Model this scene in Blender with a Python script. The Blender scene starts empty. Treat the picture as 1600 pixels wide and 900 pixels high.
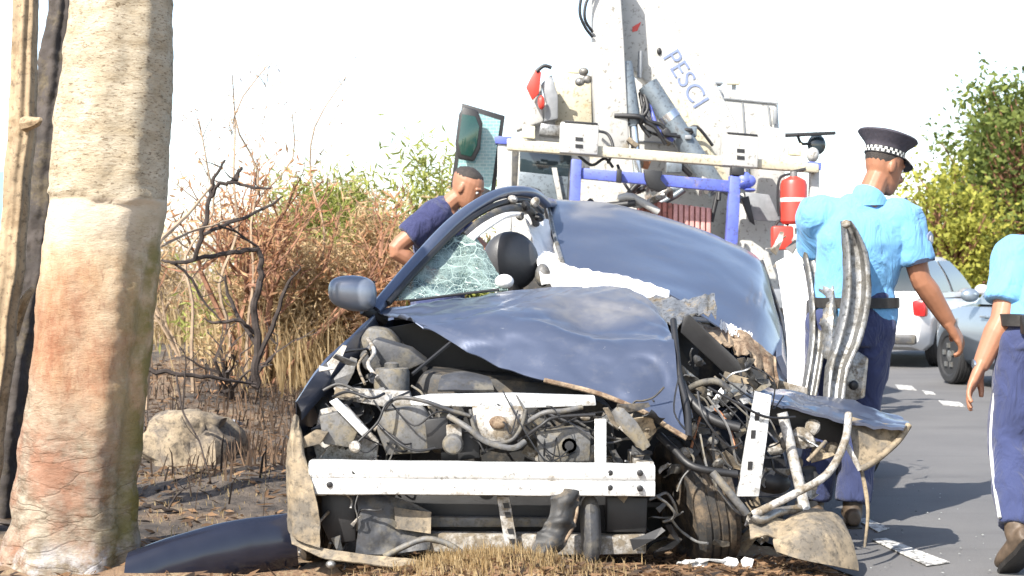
import bpy, bmesh, math, random
from mathutils import Vector, Matrix, noise
R = math.radians
random.seed(7)
S = bpy.context.scene
C = S.collection

# ------------------------------------------------------------------ camera, world, sun, exposure
FPX, HZ, CAMZ = 2400.0, 425.0, 1.2          # focal length in photo pixels, horizon row, eye height
cam = bpy.data.objects.new('camera', bpy.data.cameras.new('camera')); C.objects.link(cam)
cam.location = (0, 0, CAMZ); cam.rotation_euler = (R(90), 0, 0)
cam.data.sensor_width = 36; cam.data.lens = 36*FPX/1600
cam.data.shift_y = -(450-HZ)/1600
cam.data.clip_end = 3000; cam.data.clip_start = 0.1
cam.data.dof.use_dof = True; cam.data.dof.focus_distance = 6.6; cam.data.dof.aperture_fstop = 6.3
S.camera = cam
SUN_EL = R(43); SUN_DIR = Vector((0.58, 0.81, 0)).normalized()   # light travels this way over the ground
w = bpy.data.worlds.new('World'); S.world = w; w.use_nodes = True
sky = w.node_tree.nodes.new('ShaderNodeTexSky'); sky.sky_type = 'NISHITA'; sky.sun_disc = False
sky.sun_elevation = SUN_EL; sky.sun_rotation = math.atan2(-SUN_DIR.x, -SUN_DIR.y)
sky.air_density = 1.0; sky.dust_density = 1.5; sky.ozone_density = 1.0
bg = w.node_tree.nodes['Background']; bg.inputs['Strength'].default_value = 0.13
# bright haze all round the horizon, thinning toward the zenith
_t = w.node_tree; _tc = _t.nodes.new('ShaderNodeTexCoord'); _s = _t.nodes.new('ShaderNodeSeparateXYZ'); _t.links.new(_tc.outputs['Generated'], _s.inputs[0])
_m = _t.nodes.new('ShaderNodeMapRange'); _m.inputs[1].default_value = 0.0; _m.inputs[2].default_value = 0.6; _m.inputs[3].default_value = 1.0; _m.inputs[4].default_value = 0.0; _t.links.new(_s.outputs[2], _m.inputs[0])
_p = _t.nodes.new('ShaderNodeMath'); _p.operation = 'POWER'; _p.inputs[1].default_value = 1.6; _t.links.new(_m.outputs[0], _p.inputs[0])
_x = _t.nodes.new('ShaderNodeMix'); _x.data_type = 'RGBA'; _x.blend_type = 'ADD'; _x.inputs[7].default_value = (2.2, 2.2, 2.2, 1); _t.links.new(_p.outputs[0], _x.inputs[0]); _t.links.new(sky.outputs[0], _x.inputs[6])
_t.links.new(_x.outputs[2], bg.inputs['Color'])
sl = bpy.data.lights.new('sun', 'SUN'); sl.energy = 4.6; sl.angle = R(0.5); sl.color = (1, 0.95, 0.87)
so = bpy.data.objects.new('sun', sl); C.objects.link(so)
so.rotation_euler = Vector((SUN_DIR.x*math.cos(SUN_EL), SUN_DIR.y*math.cos(SUN_EL), -math.sin(SUN_EL))).to_track_quat('-Z', 'Y').to_euler()
S.view_settings.view_transform = 'Standard'; S.view_settings.look = 'None'
S.view_settings.exposure = 1.25; S.view_settings.gamma = 1

# ------------------------------------------------------------------ helpers
def P(px, py, d):
    """point of the place seen at a photo pixel and standing d metres off"""
    return Vector(((px-800)/FPX*d, d, CAMZ+(HZ-py)/FPX*d))

def nse(v, s=1.0, o=0.0):
    return noise.noise(Vector((v[0]*s+o, v[1]*s+o*.7, v[2]*s-o)))

class NT:
    def __init__(s, name):
        s.m = bpy.data.materials.new(name); s.m.use_nodes = True
        s.t = s.m.node_tree; s.b = s.t.nodes['Principled BSDF']; s.out = s.t.nodes['Material Output']
        s.tc = s.n('ShaderNodeTexCoord')
    def n(s, typ, **kw):
        x = s.t.nodes.new(typ)
        for k, v in kw.items(): setattr(x, k, v)
        return x
    def l(s, a, b): s.t.links.new(a, b)
    def noise(s, scale, detail=4, rough=.55, vec=None, stretch=None, dist=0):
        x = s.n('ShaderNodeTexNoise'); x.inputs['Scale'].default_value = scale
        x.inputs['Detail'].default_value = detail; x.inputs['Roughness'].default_value = rough
        x.inputs['Distortion'].default_value = dist
        v = vec or s.tc.outputs['Object']
        if stretch:
            mp = s.n('ShaderNodeMapping'); mp.inputs['Scale'].default_value = stretch; s.l(v, mp.inputs['Vector']); v = mp.outputs[0]
        s.l(v, x.inputs['Vector']); return x.outputs['Fac']
    def ramp(s, fac, stops):
        x = s.n('ShaderNodeValToRGB'); e = x.color_ramp.elements
        while len(e) < len(stops): e.new(0.5)
        for i, (p, c) in enumerate(stops):
            e[i].position = p; e[i].color = (c, c, c, 1) if isinstance(c, (int, float)) else (*c[:3], 1)
        s.l(fac, x.inputs[0]); return x.outputs[0]
    def mix(s, fac, a, b, mode='MIX'):
        x = s.n('ShaderNodeMix', data_type='RGBA', blend_type=mode)
        for i, v in ((0, fac), (6, a), (7, b)):
            if isinstance(v, (int, float)): x.inputs[i].default_value = v
            elif isinstance(v, tuple): x.inputs[i].default_value = (*v[:3], 1)
            else: s.l(v, x.inputs[i])
        return x.outputs[2]
    def math(s, op, a, b=0.0, c=None):
        x = s.n('ShaderNodeMath', operation=op)
        for i, v in ((0, a), (1, b), (2, c)):
            if v is None: continue
            if isinstance(v, (int, float)): x.inputs[i].default_value = v
            else: s.l(v, x.inputs[i])
        return x.outputs[0]
    def mapr(s, v, a, b, c=0.0, d=1.0):
        x = s.n('ShaderNodeMapRange'); s.l(v, x.inputs[0])
        for i, k in enumerate((a, b, c, d)): x.inputs[i+1].default_value = k
        return x.outputs[0]
    def xyz(s):
        x = s.n('ShaderNodeSeparateXYZ'); s.l(s.tc.outputs['Object'], x.inputs[0]); return x.outputs
    def bump(s, h, strength=.3, dist=.02):
        x = s.n('ShaderNodeBump'); x.inputs['Strength'].default_value = strength; x.inputs['Distance'].default_value = dist
        s.l(h, x.inputs['Height']); s.l(x.outputs[0], s.b.inputs['Normal'])
    def island(s): return s.n('ShaderNodeNewGeometry').outputs['Random Per Island']
    def set(s, **kw):
        for k, v in kw.items():
            i = s.b.inputs[k.replace('_', ' ')]
            if hasattr(v, 'links'): s.l(v, i)
            elif isinstance(v, tuple): i.default_value = (*v[:3], 1)
            else: i.default_value = v
        return s

def mat(name, col, rough=.6, metal=0.0, var=.25, scale=14, bump=0.0, bscale=60, dirt=None, dirt_amt=.4, spec=.5, coat=0.0):
    n = NT(name)
    f = n.noise(scale, 5)
    c = n.mix(n.ramp(f, [(.3, 0.0), (.7, 1.0)]), tuple(x*(1-var) for x in col), tuple(min(1, x*(1+var)) for x in col))
    if dirt:
        f2 = n.noise(scale*.37+3, 8, .72)
        k = n.ramp(f2, [(.62-dirt_amt*.32, 0.0), (.72-dirt_amt*.22, 1.0)])
        c = n.mix(k, c, dirt)
        f3 = n.noise(scale*2.2+22, 6, .7)
        c = n.mix(n.ramp(f3, [(.56-dirt_amt*.12, 0.0), (.66, .75)]), c, tuple(x*.3 for x in dirt))
        n.set(Roughness=n.mix(k, (rough,)*3, (.9,)*3))
    else:
        n.set(Roughness=rough)
    n.set(Base_Color=c, Metallic=metal, Specular_IOR_Level=spec, Coat_Weight=coat)
    if bump: n.bump(n.noise(bscale, 5), bump, .01)
    return n.m

M = {}
M['white'] = mat('white_paint', (.62, .62, .6), .45, dirt=(.36, .3, .22), dirt_amt=.12)
M['whitebeam'] = mat('white_primer_steel', (.58, .59, .585), .4, .15, .08, dirt=(.27, .24, .2), dirt_amt=.22, bump=.1, bscale=25)
M['dirtywhite'] = mat('dirty_white_steel', (.42, .41, .39), .5, .1, .25, 20, .15, 40, dirt=(.17, .14, .10), dirt_amt=.6)
M['steel'] = mat('bare_torn_steel', (.32, .32, .31), .38, .75, .35, 18, .4, 40, dirt=(.2, .16, .11), dirt_amt=.45)
M['silver'] = mat('silver_pillar_steel', (.25, .25, .245), .4, .6, .25, 12, .3, 30, dirt=(.13, .12, .10), dirt_amt=.5)
M['greyplastic'] = mat('grey_plastic', (.045, .046, .05), .5, 0, .3, 12, .15, 60, dirt=(.11, .1, .08), dirt_amt=.45)
M['midgrey'] = mat('dusty_grey_plastic', (.10, .10, .10), .55, 0, .35, 16, .15, 50, dirt=(.17, .145, .10), dirt_amt=.5)
M['black'] = mat('black_plastic', (.014, .014, .015), .5, 0, .3, 10, .05, 80)
M['blackdust'] = mat('dusty_black_plastic', (.02, .02, .02), .6, 0, .3, 12, .1, 60, dirt=(.11, .09, .065), dirt_amt=.35)
M['rubber'] = mat('tyre_rubber', (.028, .027, .026), .8, 0, .3, 20, .2, 90, dirt=(.14, .105, .07), dirt_amt=.5)
M['tyre'] = mat('clean_tyre_rubber', (.022, .022, .023), .75, 0, .2, 12, .1, 60)
M['tan'] = mat('muddy_tan_panel', (.24, .19, .125), .85, 0, .35, 9, .4, 25, dirt=(.12, .105, .085), dirt_amt=.55)
M['primer'] = mat('tan_primer_edge', (.24, .18, .12), .7, 0, .35, 22, .3, 40, dirt=(.10, .06, .035), dirt_amt=.55)
M['airbag'] = mat('white_airbag_cloth', (.72, .71, .7), .9, 0, .07, 20, .35, 35)
M['copper'] = mat('copper_brown', (.35, .15, .07), .5, .4)
M['cream'] = mat('cream_painted_steel', (.46, .42, .31), .5, 0, .1, 6, dirt=(.35, .27, .15), dirt_amt=.12)
M['truckwhite'] = mat('truck_white_paint', (.42, .415, .39), .45, 0, .08, 3, dirt=(.36, .31, .23), dirt_amt=.08)
M['framblue'] = mat('violet_blue_paint', (.09, .12, .42), .45, 0, .15, 8, dirt=(.2, .17, .2), dirt_amt=.15)
M['hydro'] = mat('grey_hydraulic_steel', (.15, .18, .205), .4, .2, .15, 8, dirt=(.1, .1, .1), dirt_amt=.2)
M['chrome'] = mat('chromed_rod', (.6, .62, .64), .2, .9, .05)
M['red'] = mat('red_paint', (.52, .045, .03), .4, 0, .12, 10)
M['redrust'] = mat('faded_red_slats', (.33, .12, .09), .7, 0, .3, 10, dirt=(.2, .12, .08), dirt_amt=.3)
M['amber'] = mat('cream_lamp_lens', (.62, .56, .38), .3)
M['lettering'] = mat('blue_grey_lettering', (.16, .2, .32), .5, 0, .2)
M['grey'] = mat('grey_painted_steel', (.22, .23, .24), .5, .1, .2)
M['taillight'] = mat('tail_light_red', (.45, .02, .02), .25)
M['plate'] = mat('number_plate', (.6, .6, .55), .5)
M['skin'] = mat('skin', (.27, .12, .065), .5, 0, .12, 14, .08, 140)
M['skin2'] = mat('skin_lighter', (.30, .14, .08), .5, 0, .12, 14, .08, 140)
M['hair'] = mat('black_hair', (.03, .024, .02), .7, 0, .3, 60, .6, 260)
M['eyewhite'] = mat('eye_white', (.6, .58, .55), .3)
M['eyedark'] = mat('eye_iris', (.02, .012, .01), .2)
M['watch'] = mat('watch_steel', (.3, .29, .27), .3, .8)
M['leather'] = mat('black_leather', (.02, .018, .016), .45, 0, .3, 30, .15, 90)
M['shoe'] = mat('dusty_brown_shoe_leather', (.085, .06, .04), .6, 0, .35, 25, .2, 60)
M['capcloth'] = mat('dark_cap_cloth', (.045, .04, .052), .85, 0, .2, 60, .2, 300)
M['straw'] = None

def cloth(name, col, var=.15):
    n = NT(name)
    f = n.noise(6, 4)
    n.set(Base_Color=n.mix(f, tuple(x*(1-var) for x in col), tuple(x*(1+var) for x in col)), Roughness=.9, Sheen_Weight=.15)
    a = n.noise(9, 3, .5, stretch=(1, 1, .5), dist=1.2); b = n.noise(420, 2)
    n.bump(n.math('ADD', a, n.math('MULTIPLY', b, .05)), .85, .05)
    return n.m
M['shirt'] = cloth('pale_blue_shirt', (.125, .32, .55))
M['trousers'] = cloth('navy_trousers', (.026, .036, .10))
M['tshirt'] = cloth('navy_tshirt', (.022, .026, .085))
M['undersleeve'] = cloth('dark_sleeve_lining', (.02, .03, .06))

def paint():
    n = NT('slate_blue_metallic_paint')
    X, Y, Z = n.xyz()
    base = n.mix(n.noise(3, 3), (.074, .090, .136), (.090, .108, .158))
    dust = n.ramp(n.noise(11, 8, .75), [(.52, 0.0), (.85, .38)])
    patch = n.math('MULTIPLY', n.math('MULTIPLY', n.mapr(Y, 6.62, 6.72), n.mapr(Y, 7.3, 7.2)), n.math('MULTIPLY', n.mapr(X, -.05, .2), n.ramp(n.noise(9, 6, .7), [(.3, .4), (.6, 1.0)])))
    dust = n.math('MAXIMUM', dust, n.math('MULTIPLY', patch, .75))
    c = n.mix(dust, base, (.2, .195, .19))
    scr = n.ramp(n.noise(30, 4, .6, stretch=(1, .4, 3), dist=2), [(.70, 0.0), (.74, 1.0)])
    c = n.mix(n.math('MULTIPLY', scr, .45), c, (.4, .4, .4))
    n.set(Base_Color=c, Metallic=.45, Coat_Weight=.5, Coat_Roughness=.12,
          Roughness=n.mix(dust, (.33,)*3, (.7,)*3))
    n.bump(n.noise(160, 3), .04, .004)
    return n.m
M['paint'] = paint()

def plain_paint(name, col, metal=.3):
    n = NT(name); n.set(Base_Color=n.mix(n.noise(4, 3), tuple(x*.93 for x in col), col), Metallic=metal, Roughness=.32, Coat_Weight=.6, Coat_Roughness=.08); return n.m
M['carwhite'] = plain_paint('white_car_paint', (.62, .62, .62), 0)
M['cargrey'] = plain_paint('silver_blue_car_paint', (.26, .31, .36), .5)

def dark_glass(name='car_window_glass', col=(.02, .03, .035)):
    n = NT(name); n.set(Base_Color=n.mix(n.noise(2, 2), col, tuple(x*1.5 for x in col)), Roughness=.05, Specular_IOR_Level=.7); return n.m
M['glass'] = dark_glass()
M['doorglass'] = dark_glass('green_mirror_glass', (.012, .04, .032))

def cracked():
    n = NT('shattered_windscreen_glass')
    v = n.n('ShaderNodeTexVoronoi', feature='DISTANCE_TO_EDGE'); v.inputs['Scale'].default_value = 48
    mp = n.n('ShaderNodeMapping'); mp.inputs['Rotation'].default_value = (.5, .3, .4); mp.inputs['Scale'].default_value = (1.5, .7, 1)
    d = n.noise(5, 3); 
    n.l(n.tc.outputs['Object'], mp.inputs['Vector']); n.l(mp.outputs[0], v.inputs['Vector'])
    line = n.ramp(v.outputs['Distance'], [(.0, 1.0), (.07, 0.0)])
    v2 = n.n('ShaderNodeTexVoronoi', feature='DISTANCE_TO_EDGE'); v2.inputs['Scale'].default_value = 13
    n.l(n.tc.outputs['Object'], v2.inputs['Vector'])
    line2 = n.ramp(v2.outputs['Distance'], [(.0, 1.0), (.035, 0.0)])
    frost = n.ramp(n.noise(7, 6, .7), [(.42, 0.0), (.62, 1.0)])
    k = n.math('MAXIMUM', n.math('MAXIMUM', n.math('MULTIPLY', line, .8), line2), n.math('MULTIPLY', frost, .55))
    c = n.mix(k, (.04, .075, .075), (.42, .54, .50))
    n.set(Base_Color=c, Roughness=n.mix(k, (.08,)*3, (.5,)*3), Alpha=n.mapr(k, 0, 1, .55, 1.0))
    n.bump(k, .5, .01)
    return n.m
M['cracked'] = cracked()

def finish(o, parent=None, label=None, cat=None, group=None, kind=None):
    if parent is not None:
        o.parent = parent
    for k, v in (('label', label), ('category', cat), ('group', group), ('kind', kind)):
        if v: o[k] = v
    return o

def thing(name, label, cat, loc=(0, 0, 0), group=None, rotz=0):
    o = bpy.data.objects.new(name, None); o.empty_display_size = .2; C.objects.link(o); o.location = loc; o.rotation_euler.z = rotz
    return finish(o, None, label, cat, group)

def rootloc(p):
    v = Vector((0, 0, 0))
    while p is not None: v += p.location; p = p.parent
    return v

def link_mesh(name, me, m, parent=None, smooth=True, ang=40, world=True):
    o = bpy.data.objects.new(name, me); C.objects.link(o)
    for mm in (m if isinstance(m, (list, tuple)) else [m]): me.materials.append(mm)
    if smooth:
        me.polygons.foreach_set('use_smooth', [True]*len(me.polygons))
        me.set_sharp_from_angle(angle=R(ang))
    if parent is not None:
        o.parent = parent
        if world: o.location = -rootloc(parent)       # vertices are written in world metres
    return o

class MB:
    def __init__(s): s.v = []; s.f = []
    def add(s, vs, fs):
        k = len(s.v); s.v += [tuple(v) for v in vs]; s.f += [tuple(i+k for i in f) for f in fs]; return s
    def box(s, c, size, rot=None):
        c = Vector(c); hx, hy, hz = (x/2 for x in size)
        vs = [Vector((x, y, z)) for x in (-hx, hx) for y in (-hy, hy) for z in (-hz, hz)]
        if rot is not None: vs = [rot @ v for v in vs]
        return s.add([c+v for v in vs], [(0, 1, 3, 2), (4, 6, 7, 5), (0, 4, 5, 1), (2, 3, 7, 6), (0, 2, 6, 4), (1, 5, 7, 3)])
    def prism(s, poly, d, t):
        """outline (px,py[,dd]) standing d metres off, t metres deep"""
        fr = [P(p[0], p[1], d+(p[2] if len(p) > 2 else 0)) for p in poly]; n = len(fr)
        bk = [v+Vector((0, t, 0)) for v in fr]
        return s.add(fr+bk, [tuple(range(n)), tuple(range(2*n-1, n-1, -1))]+[(i, i+n, (i+1) % n+n, (i+1) % n) for i in range(n)])
    def tube(s, pts, r, n=8, smooth=0, flat=None):
        pts = [Vector(p) for p in pts]
        rs = list(r) if isinstance(r, (list, tuple)) else [r]*len(pts)
        if smooth: pts, rs = spline(pts, rs, smooth)
        k = len(pts); ref = Vector((0, 0, 1)); vs = []
        t0 = (pts[1]-pts[0]).normalized()
        if abs(t0.dot(ref)) > .9: ref = Vector((0, 1, 0))
        a = (ref-t0*ref.dot(t0)).normalized()
        for i in range(k):
            t = (pts[min(i+1, k-1)]-pts[max(i-1, 0)])
            t = t.normalized() if t.length > 1e-9 else t0
            a = (a-t*a.dot(t)); a = a.normalized() if a.length > 1e-6 else t.orthogonal().normalized()
            b = t.cross(a)
            q = rs[i]; qa, qb = q if isinstance(q, (tuple, list)) else (q, q)
            for j in range(n):
                th = 2*math.pi*j/n; vs.append(pts[i]+a*(math.cos(th)*qa)+b*(math.sin(th)*qb))
        fs = [(i*n+j, i*n+(j+1) % n, (i+1)*n+(j+1) % n, (i+1)*n+j) for i in range(k-1) for j in range(n)]
        fs += [tuple(range(n-1, -1, -1)), tuple(range((k-1)*n, k*n))]
        return s.add(vs, fs)
    def lathe(s, prof, mtx, n=24):
        """profile (r, h) round local Z"""
        k = len(prof); vs = []
        for r, h in prof:
            for j in range(n):
                th = 2*math.pi*j/n; vs.append(mtx @ Vector((r*math.cos(th), r*math.sin(th), h)))
        fs = [(i*n+j, i*n+(j+1) % n, (i+1)*n+(j+1) % n, (i+1)*n+j) for i in range(k-1) for j in range(n)]
        fs += [tuple(range(n-1, -1, -1)), tuple(range((k-1)*n, k*n))]
        return s.add(vs, fs)
    def ell(s, c, rad, rot=None, nu=12, nv=8):
        c = Vector(c); vs = []; 
        for i in range(1, nv):
            ph = math.pi*i/nv
            for j in range(nu):
                th = 2*math.pi*j/nu
                v = Vector((rad[0]*math.sin(ph)*math.cos(th), rad[1]*math.sin(ph)*math.sin(th), rad[2]*math.cos(ph)))
                vs.append(c+(rot @ v if rot is not None else v))
        top = Vector((0, 0, rad[2])); k = len(vs)
        if rot is not None: top = rot @ top
        vs += [c+top, c-top]
        fs = [(i*nu+j, (i+1)*nu+j, (i+1)*nu+(j+1) % nu, i*nu+(j+1) % nu) for i in range(nv-2) for j in range(nu)]
        fs += [(k, j, (j+1) % nu) for j in range(nu)]+[(k+1, (nv-2)*nu+(j+1) % nu, (nv-2)*nu+j) for j in range(nu)]
        return s.add(vs, fs)
    def sheet(s, rows, t=.004, sub=5, crum=0.0, cs=9, seed=0, crease=0.0, ks=3.2):
        """curved panel through rows of world points, t thick"""
        g = surf(rows, sub); nr, nc = len(g), len(g[0])
        nor = []
        for i in range(nr):
            for j in range(nc):
                a = g[min(i+1, nr-1)][j]-g[max(i-1, 0)][j]; b = g[i][min(j+1, nc-1)]-g[i][max(j-1, 0)]
                x = a.cross(b); nor.append(x.normalized() if x.length > 1e-9 else Vector((0, -1, 0)))
        fl = [g[i][j] for i in range(nr) for j in range(nc)]
        if crum:
            fl = [p+q*(crum*(nse(p, cs, seed+3.1)+.6*nse(p, cs*2.3, seed+9.7)+.35*abs(nse(p, cs*5, seed)))) for p, q in zip(fl, nor)]
        if crease:      # sharp pressed folds
            fl = [p-q*crease*(max(0, 1-abs(nse(p, ks, seed+21))*5)+.6*max(0, 1-abs(nse(p, ks*1.9, seed+5))*4)) for p, q in zip(fl, nor)]
        bk = [p-q*t for p, q in zip(fl, nor)]; n = nr*nc
        fs = [(i*nc+j, i*nc+j+1, (i+1)*nc+j+1, (i+1)*nc+j) for i in range(nr-1) for j in range(nc-1)]
        fs += [tuple(x+n for x in reversed(f)) for f in fs]
        rim = [j for j in range(nc)]+[i*nc+nc-1 for i in range(1, nr)]+[(nr-1)*nc+j for j in range(nc-2, -1, -1)]+[i*nc for i in range(nr-2, 0, -1)]
        fs += [(rim[(i+1) % len(rim)], rim[i], rim[i]+n, rim[(i+1) % len(rim)]+n) for i in range(len(rim))]
        return s.add(fl+bk, fs)
    def mesh(s, name):
        me = bpy.data.meshes.new(name); me.from_pydata(s.v, [], s.f); me.update(); return me
    def build(s, name, m, parent=None, smooth=True, ang=40, bevel=0, recalc=False, label=None, world=True):
        me = s.mesh(name)
        if recalc or bevel:
            bm = bmesh.new(); bm.from_mesh(me); bmesh.ops.recalc_face_normals(bm, faces=bm.faces)
            if bevel:
                es = [e for e in bm.edges if len(e.link_faces) == 2 and e.calc_face_angle(0) > .5]
                bmesh.ops.bevel(bm, geom=es, offset=bevel, segments=2, profile=.5, affect='EDGES', clamp_overlap=True)
            bm.to_mesh(me); bm.free()
        o = link_mesh(name, me, m, parent, smooth, ang, world)
        if label: o['label'] = label
        return o

def cr(a, b, c, d, t):
    return ((b*2)+(c-a)*t+(a*2-b*5+c*4-d)*t*t+(b*3-a-c*3+d)*t*t*t)*.5
def spline(pts, rs, k):
    n = len(pts); op = []; orr = []
    for i in range(n-1):
        a, b, c, d = pts[max(i-1, 0)], pts[i], pts[i+1], pts[min(i+2, n-1)]
        for q in range(k):
            t = q/k; op.append(cr(a, b, c, d, t))
            r0, r1 = rs[i], rs[i+1]
            orr.append(tuple(x+(y-x)*t for x, y in zip(r0, r1)) if isinstance(r0, (tuple, list)) else r0+(r1-r0)*t)
    op.append(pts[-1]); orr.append(rs[-1]); return op, orr
def surf(rows, k):
    rows = [spline([Vector(p) for p in r], [0]*len(r), k)[0] if len(r) > 1 else r for r in rows]
    cols = [spline([r[j] for r in rows], [0]*len(rows), k)[0] for j in range(len(rows[0]))]
    return [[c[i] for c in cols] for i in range(len(cols[0]))]
def PX(rows): return [[P(*p) for p in r] for r in rows]
def PL(pts): return [P(*p) for p in pts]

def remesh(name, mb, m, parent, vox=.008, smooth=2, wr=0.0, ws=9, wstretch=(1, 1, 1), factor=.5, world=True):
    """weld overlapping closed lofts into one continuous surface"""
    me = mb.mesh(name+'_src')
    bm = bmesh.new(); bm.from_mesh(me); bmesh.ops.recalc_face_normals(bm, faces=bm.faces); bm.to_mesh(me); bm.free()
    o = bpy.data.objects.new('tmp', me); C.objects.link(o)
    r = o.modifiers.new('r', 'REMESH'); r.mode = 'VOXEL'; r.voxel_size = vox
    if smooth:
        q = o.modifiers.new('s', 'SMOOTH'); q.iterations = smooth; q.factor = factor
    dg = bpy.context.evaluated_depsgraph_get(); dg.update()
    nm = bpy.data.meshes.new_from_object(o.evaluated_get(dg)); nm.name = name
    bpy.data.objects.remove(o); bpy.data.meshes.remove(me)
    nm.materials.clear()
    if wr:
        ns = [v.normal.copy() for v in nm.vertices]
        for v, n in zip(nm.vertices, ns):
            c = Vector(v.co[i]*wstretch[i] for i in range(3))
            k = 1-abs(nse(c, ws, 4.2))*2; v.co += n*wr*(k+.8*nse(c, ws*2.4, 1.7))
    return link_mesh(name, nm, m, parent, True, 80, world)

# ------------------------------------------------------------------ the setting
def road_left(y):
    pts = [(-60, 6), (0, 3.2), (4, 1.95), (6, 1.36), (9.5, .3), (12, -.35), (20, -.7), (40, -1.6), (90, -5), (400, -5)]
    for (y0, x0), (y1, x1) in zip(pts, pts[1:]):
        if y <= y1: return x0+(x1-x0)*(y-y0)/(y1-y0)
    return pts[-1][1]
def gh(x, y):
    """height of the verge"""
    e = road_left(y)-x
    if e < 0: return -.03
    k = min(1, e/1.2)
    h = .02*k+.13*max(0, min(1, (-.9-x)/2.0))
    v = Vector((x, y, 0))
    h += k*(.035*nse(v, 1.6)+.018*nse(v, 5)+.008*nse(v, 14))*(1 if y < 40 else .3)
    # small hump of earth and straw in front of the car
    h += .115*math.exp(-(((x+.12)/.42)**2+((y-5.72)/.22)**2))+.05*math.exp(-(((x-.6)/.5)**2+((y-5.8)/.25)**2))
    # ash bank by the left wing
    h += .12*math.exp(-(((x+1.25)/.5)**2+((y-8.3)/1.0)**2))+.22*max(0, min(1, (-.9-x)/1.6))*max(0, min(1, (y-9)/5))
    return h

def ground_material():
    n = NT('verge_earth_and_ash'); X, Y, Z = n.xyz()
    earth = n.mix(n.ramp(n.noise(4, 6, .6), [(.35, 0.0), (.65, 1.0)]), (.20, .115, .065), (.32, .22, .13))
    straw = n.ramp(n.noise(22, 5, .7, stretch=(1, .4, 1)), [(.5, 0.0), (.6, 1.0)])
    earth = n.mix(n.math('MULTIPLY', straw, .6), earth, (.40, .31, .18))
    ash = n.mix(n.ramp(n.noise(9, 7, .7), [(.35, 0.0), (.7, 1.0)]), (.03, .025, .022), (.15, .118, .09))
    bur = n.math('MULTIPLY', n.mapr(X, -.55, -1.0), n.mapr(Y, 6.0, 6.6))
    bur = n.math('MULTIPLY', bur, n.ramp(n.noise(1.3, 5, .6), [(.36, 0.35), (.5, 1.0)]))
    bur = n.math('MULTIPLY', bur, n.mapr(Y, 40, 20))
    n.set(Base_Color=n.mix(bur, earth, ash), Roughness=.95)
    n.bump(n.math('ADD', n.noise(35, 6, .7), n.math('MULTIPLY', n.noise(120, 3), .4)), .8, .03)
    return n.m
def make_ground():
    xs = [-900, -300, -100, -45, -25, -16]+[-11+i*.25 for i in range(24)]+[-5+i*.09 for i in range(94)]+[3.6, 4, 6, 9, 16, 30, 80, 300, 900]
    ys = [-40, -10, 0, 2, 3.5]+[4.4+i*.08 for i in range(80)]+[10.9+i*.25 for i in range(60)]+[27, 30, 36, 45, 60, 90, 150, 300, 700, 1500]
    xs = sorted(xs)
    vs = [(x, y, gh(x, y)) for y in ys for x in xs]; nx = len(xs)
    fs = [(j*nx+i, j*nx+i+1, (j+1)*nx+i+1, (j+1)*nx+i) for j in range(len(ys)-1) for i in range(nx-1)]
    o = MB().add(vs, fs).build('ground', ground_material())
    finish(o, None, 'reddish earth verge with burnt ash and dry straw beside the road', 'ground', kind='structure')
make_ground()

def asphalt():
    n = NT('grey_asphalt')
    c = n.mix(n.ramp(n.noise(1.1, 6, .6), [(.3, 0.0), (.7, 1.0)]), (.098, .095, .094), (.132, .128, .124))
    c = n.mix(n.ramp(n.noise(160, 3, .6), [(.52, 0.0), (.7, .6)]), c, (.17, .165, .16))
    st = n.ramp(n.noise(.8, 4, .6, stretch=(.6, 3, 1)), [(.55, 0.0), (.7, .5)])
    c = n.mix(st, c, (.07, .068, .067))
    # dusty earth trodden onto the edge
    n.set(Base_Color=c, Roughness=.85); n.bump(n.noise(220, 3), .5, .006)
    return n.m
def make_road():
    ys = [-40, -10, 0, 2, 3, 4]+[4.5+.5*i for i in range(34)]+[22, 25, 30, 40, 60, 90, 150, 300, 700]
    mb = MB(); vs = []; fs = []
    for i, y in enumerate(ys):
        l = road_left(y)
        us = [0, .3, .8, 2, 4, 6, 8.6]
        for u in us: vs.append((l+u+(.06*nse((0, y*2.2, 0)) if u == 0 else 0), y, .004+.008*min(1, u)))
    k = 7
    fs = [(i*k+j, i*k+j+1, (i+1)*k+j+1, (i+1)*k+j) for i in range(len(ys)-1) for j in range(k-1)]
    road = mb.add(vs, fs).build('road', asphalt()); finish(road, None, 'grey asphalt road with worn white markings', 'road', kind='structure')
    n = NT('worn_white_road_paint')
    n.set(Base_Color=n.mix(n.ramp(n.noise(30, 5, .7), [(.42, .0), (.56, 1.0)]), (.13, .125, .12), (.55, .54, .51)), Roughness=.8)
    def mark(poly):
        b = MB(); k = len(poly); pts = [(x, y, .0165) for x, y in poly]; low = [(x, y, .0125) for x, y in poly]
        b.add(pts+low, [tuple(range(k))]+[(i, i+k, (i+1) % k+k, (i+1) % k) for i in range(k)])
        o = b.build('road_marking', n.m, road, smooth=False, recalc=True)
    def G(px, py):
        d = CAMZ*FPX/(py-HZ); return ((px-800)/FPX*d, d)
    mark([G(1362, 848), G(1384, 846), G(1484, 884), G(1448, 889)])
    mark([G(1340, 818), G(1352, 814), G(1390, 830), G(1372, 836)])
    for a in ([(1398, 603), (1424, 605), (1432, 612), (1404, 610)], [(1466, 628), (1500, 631), (1508, 638), (1474, 636)], [(1440, 612), (1458, 615), (1462, 619), (1446, 618)]):
        mark([G(*p) for p in a])
make_road()

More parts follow.
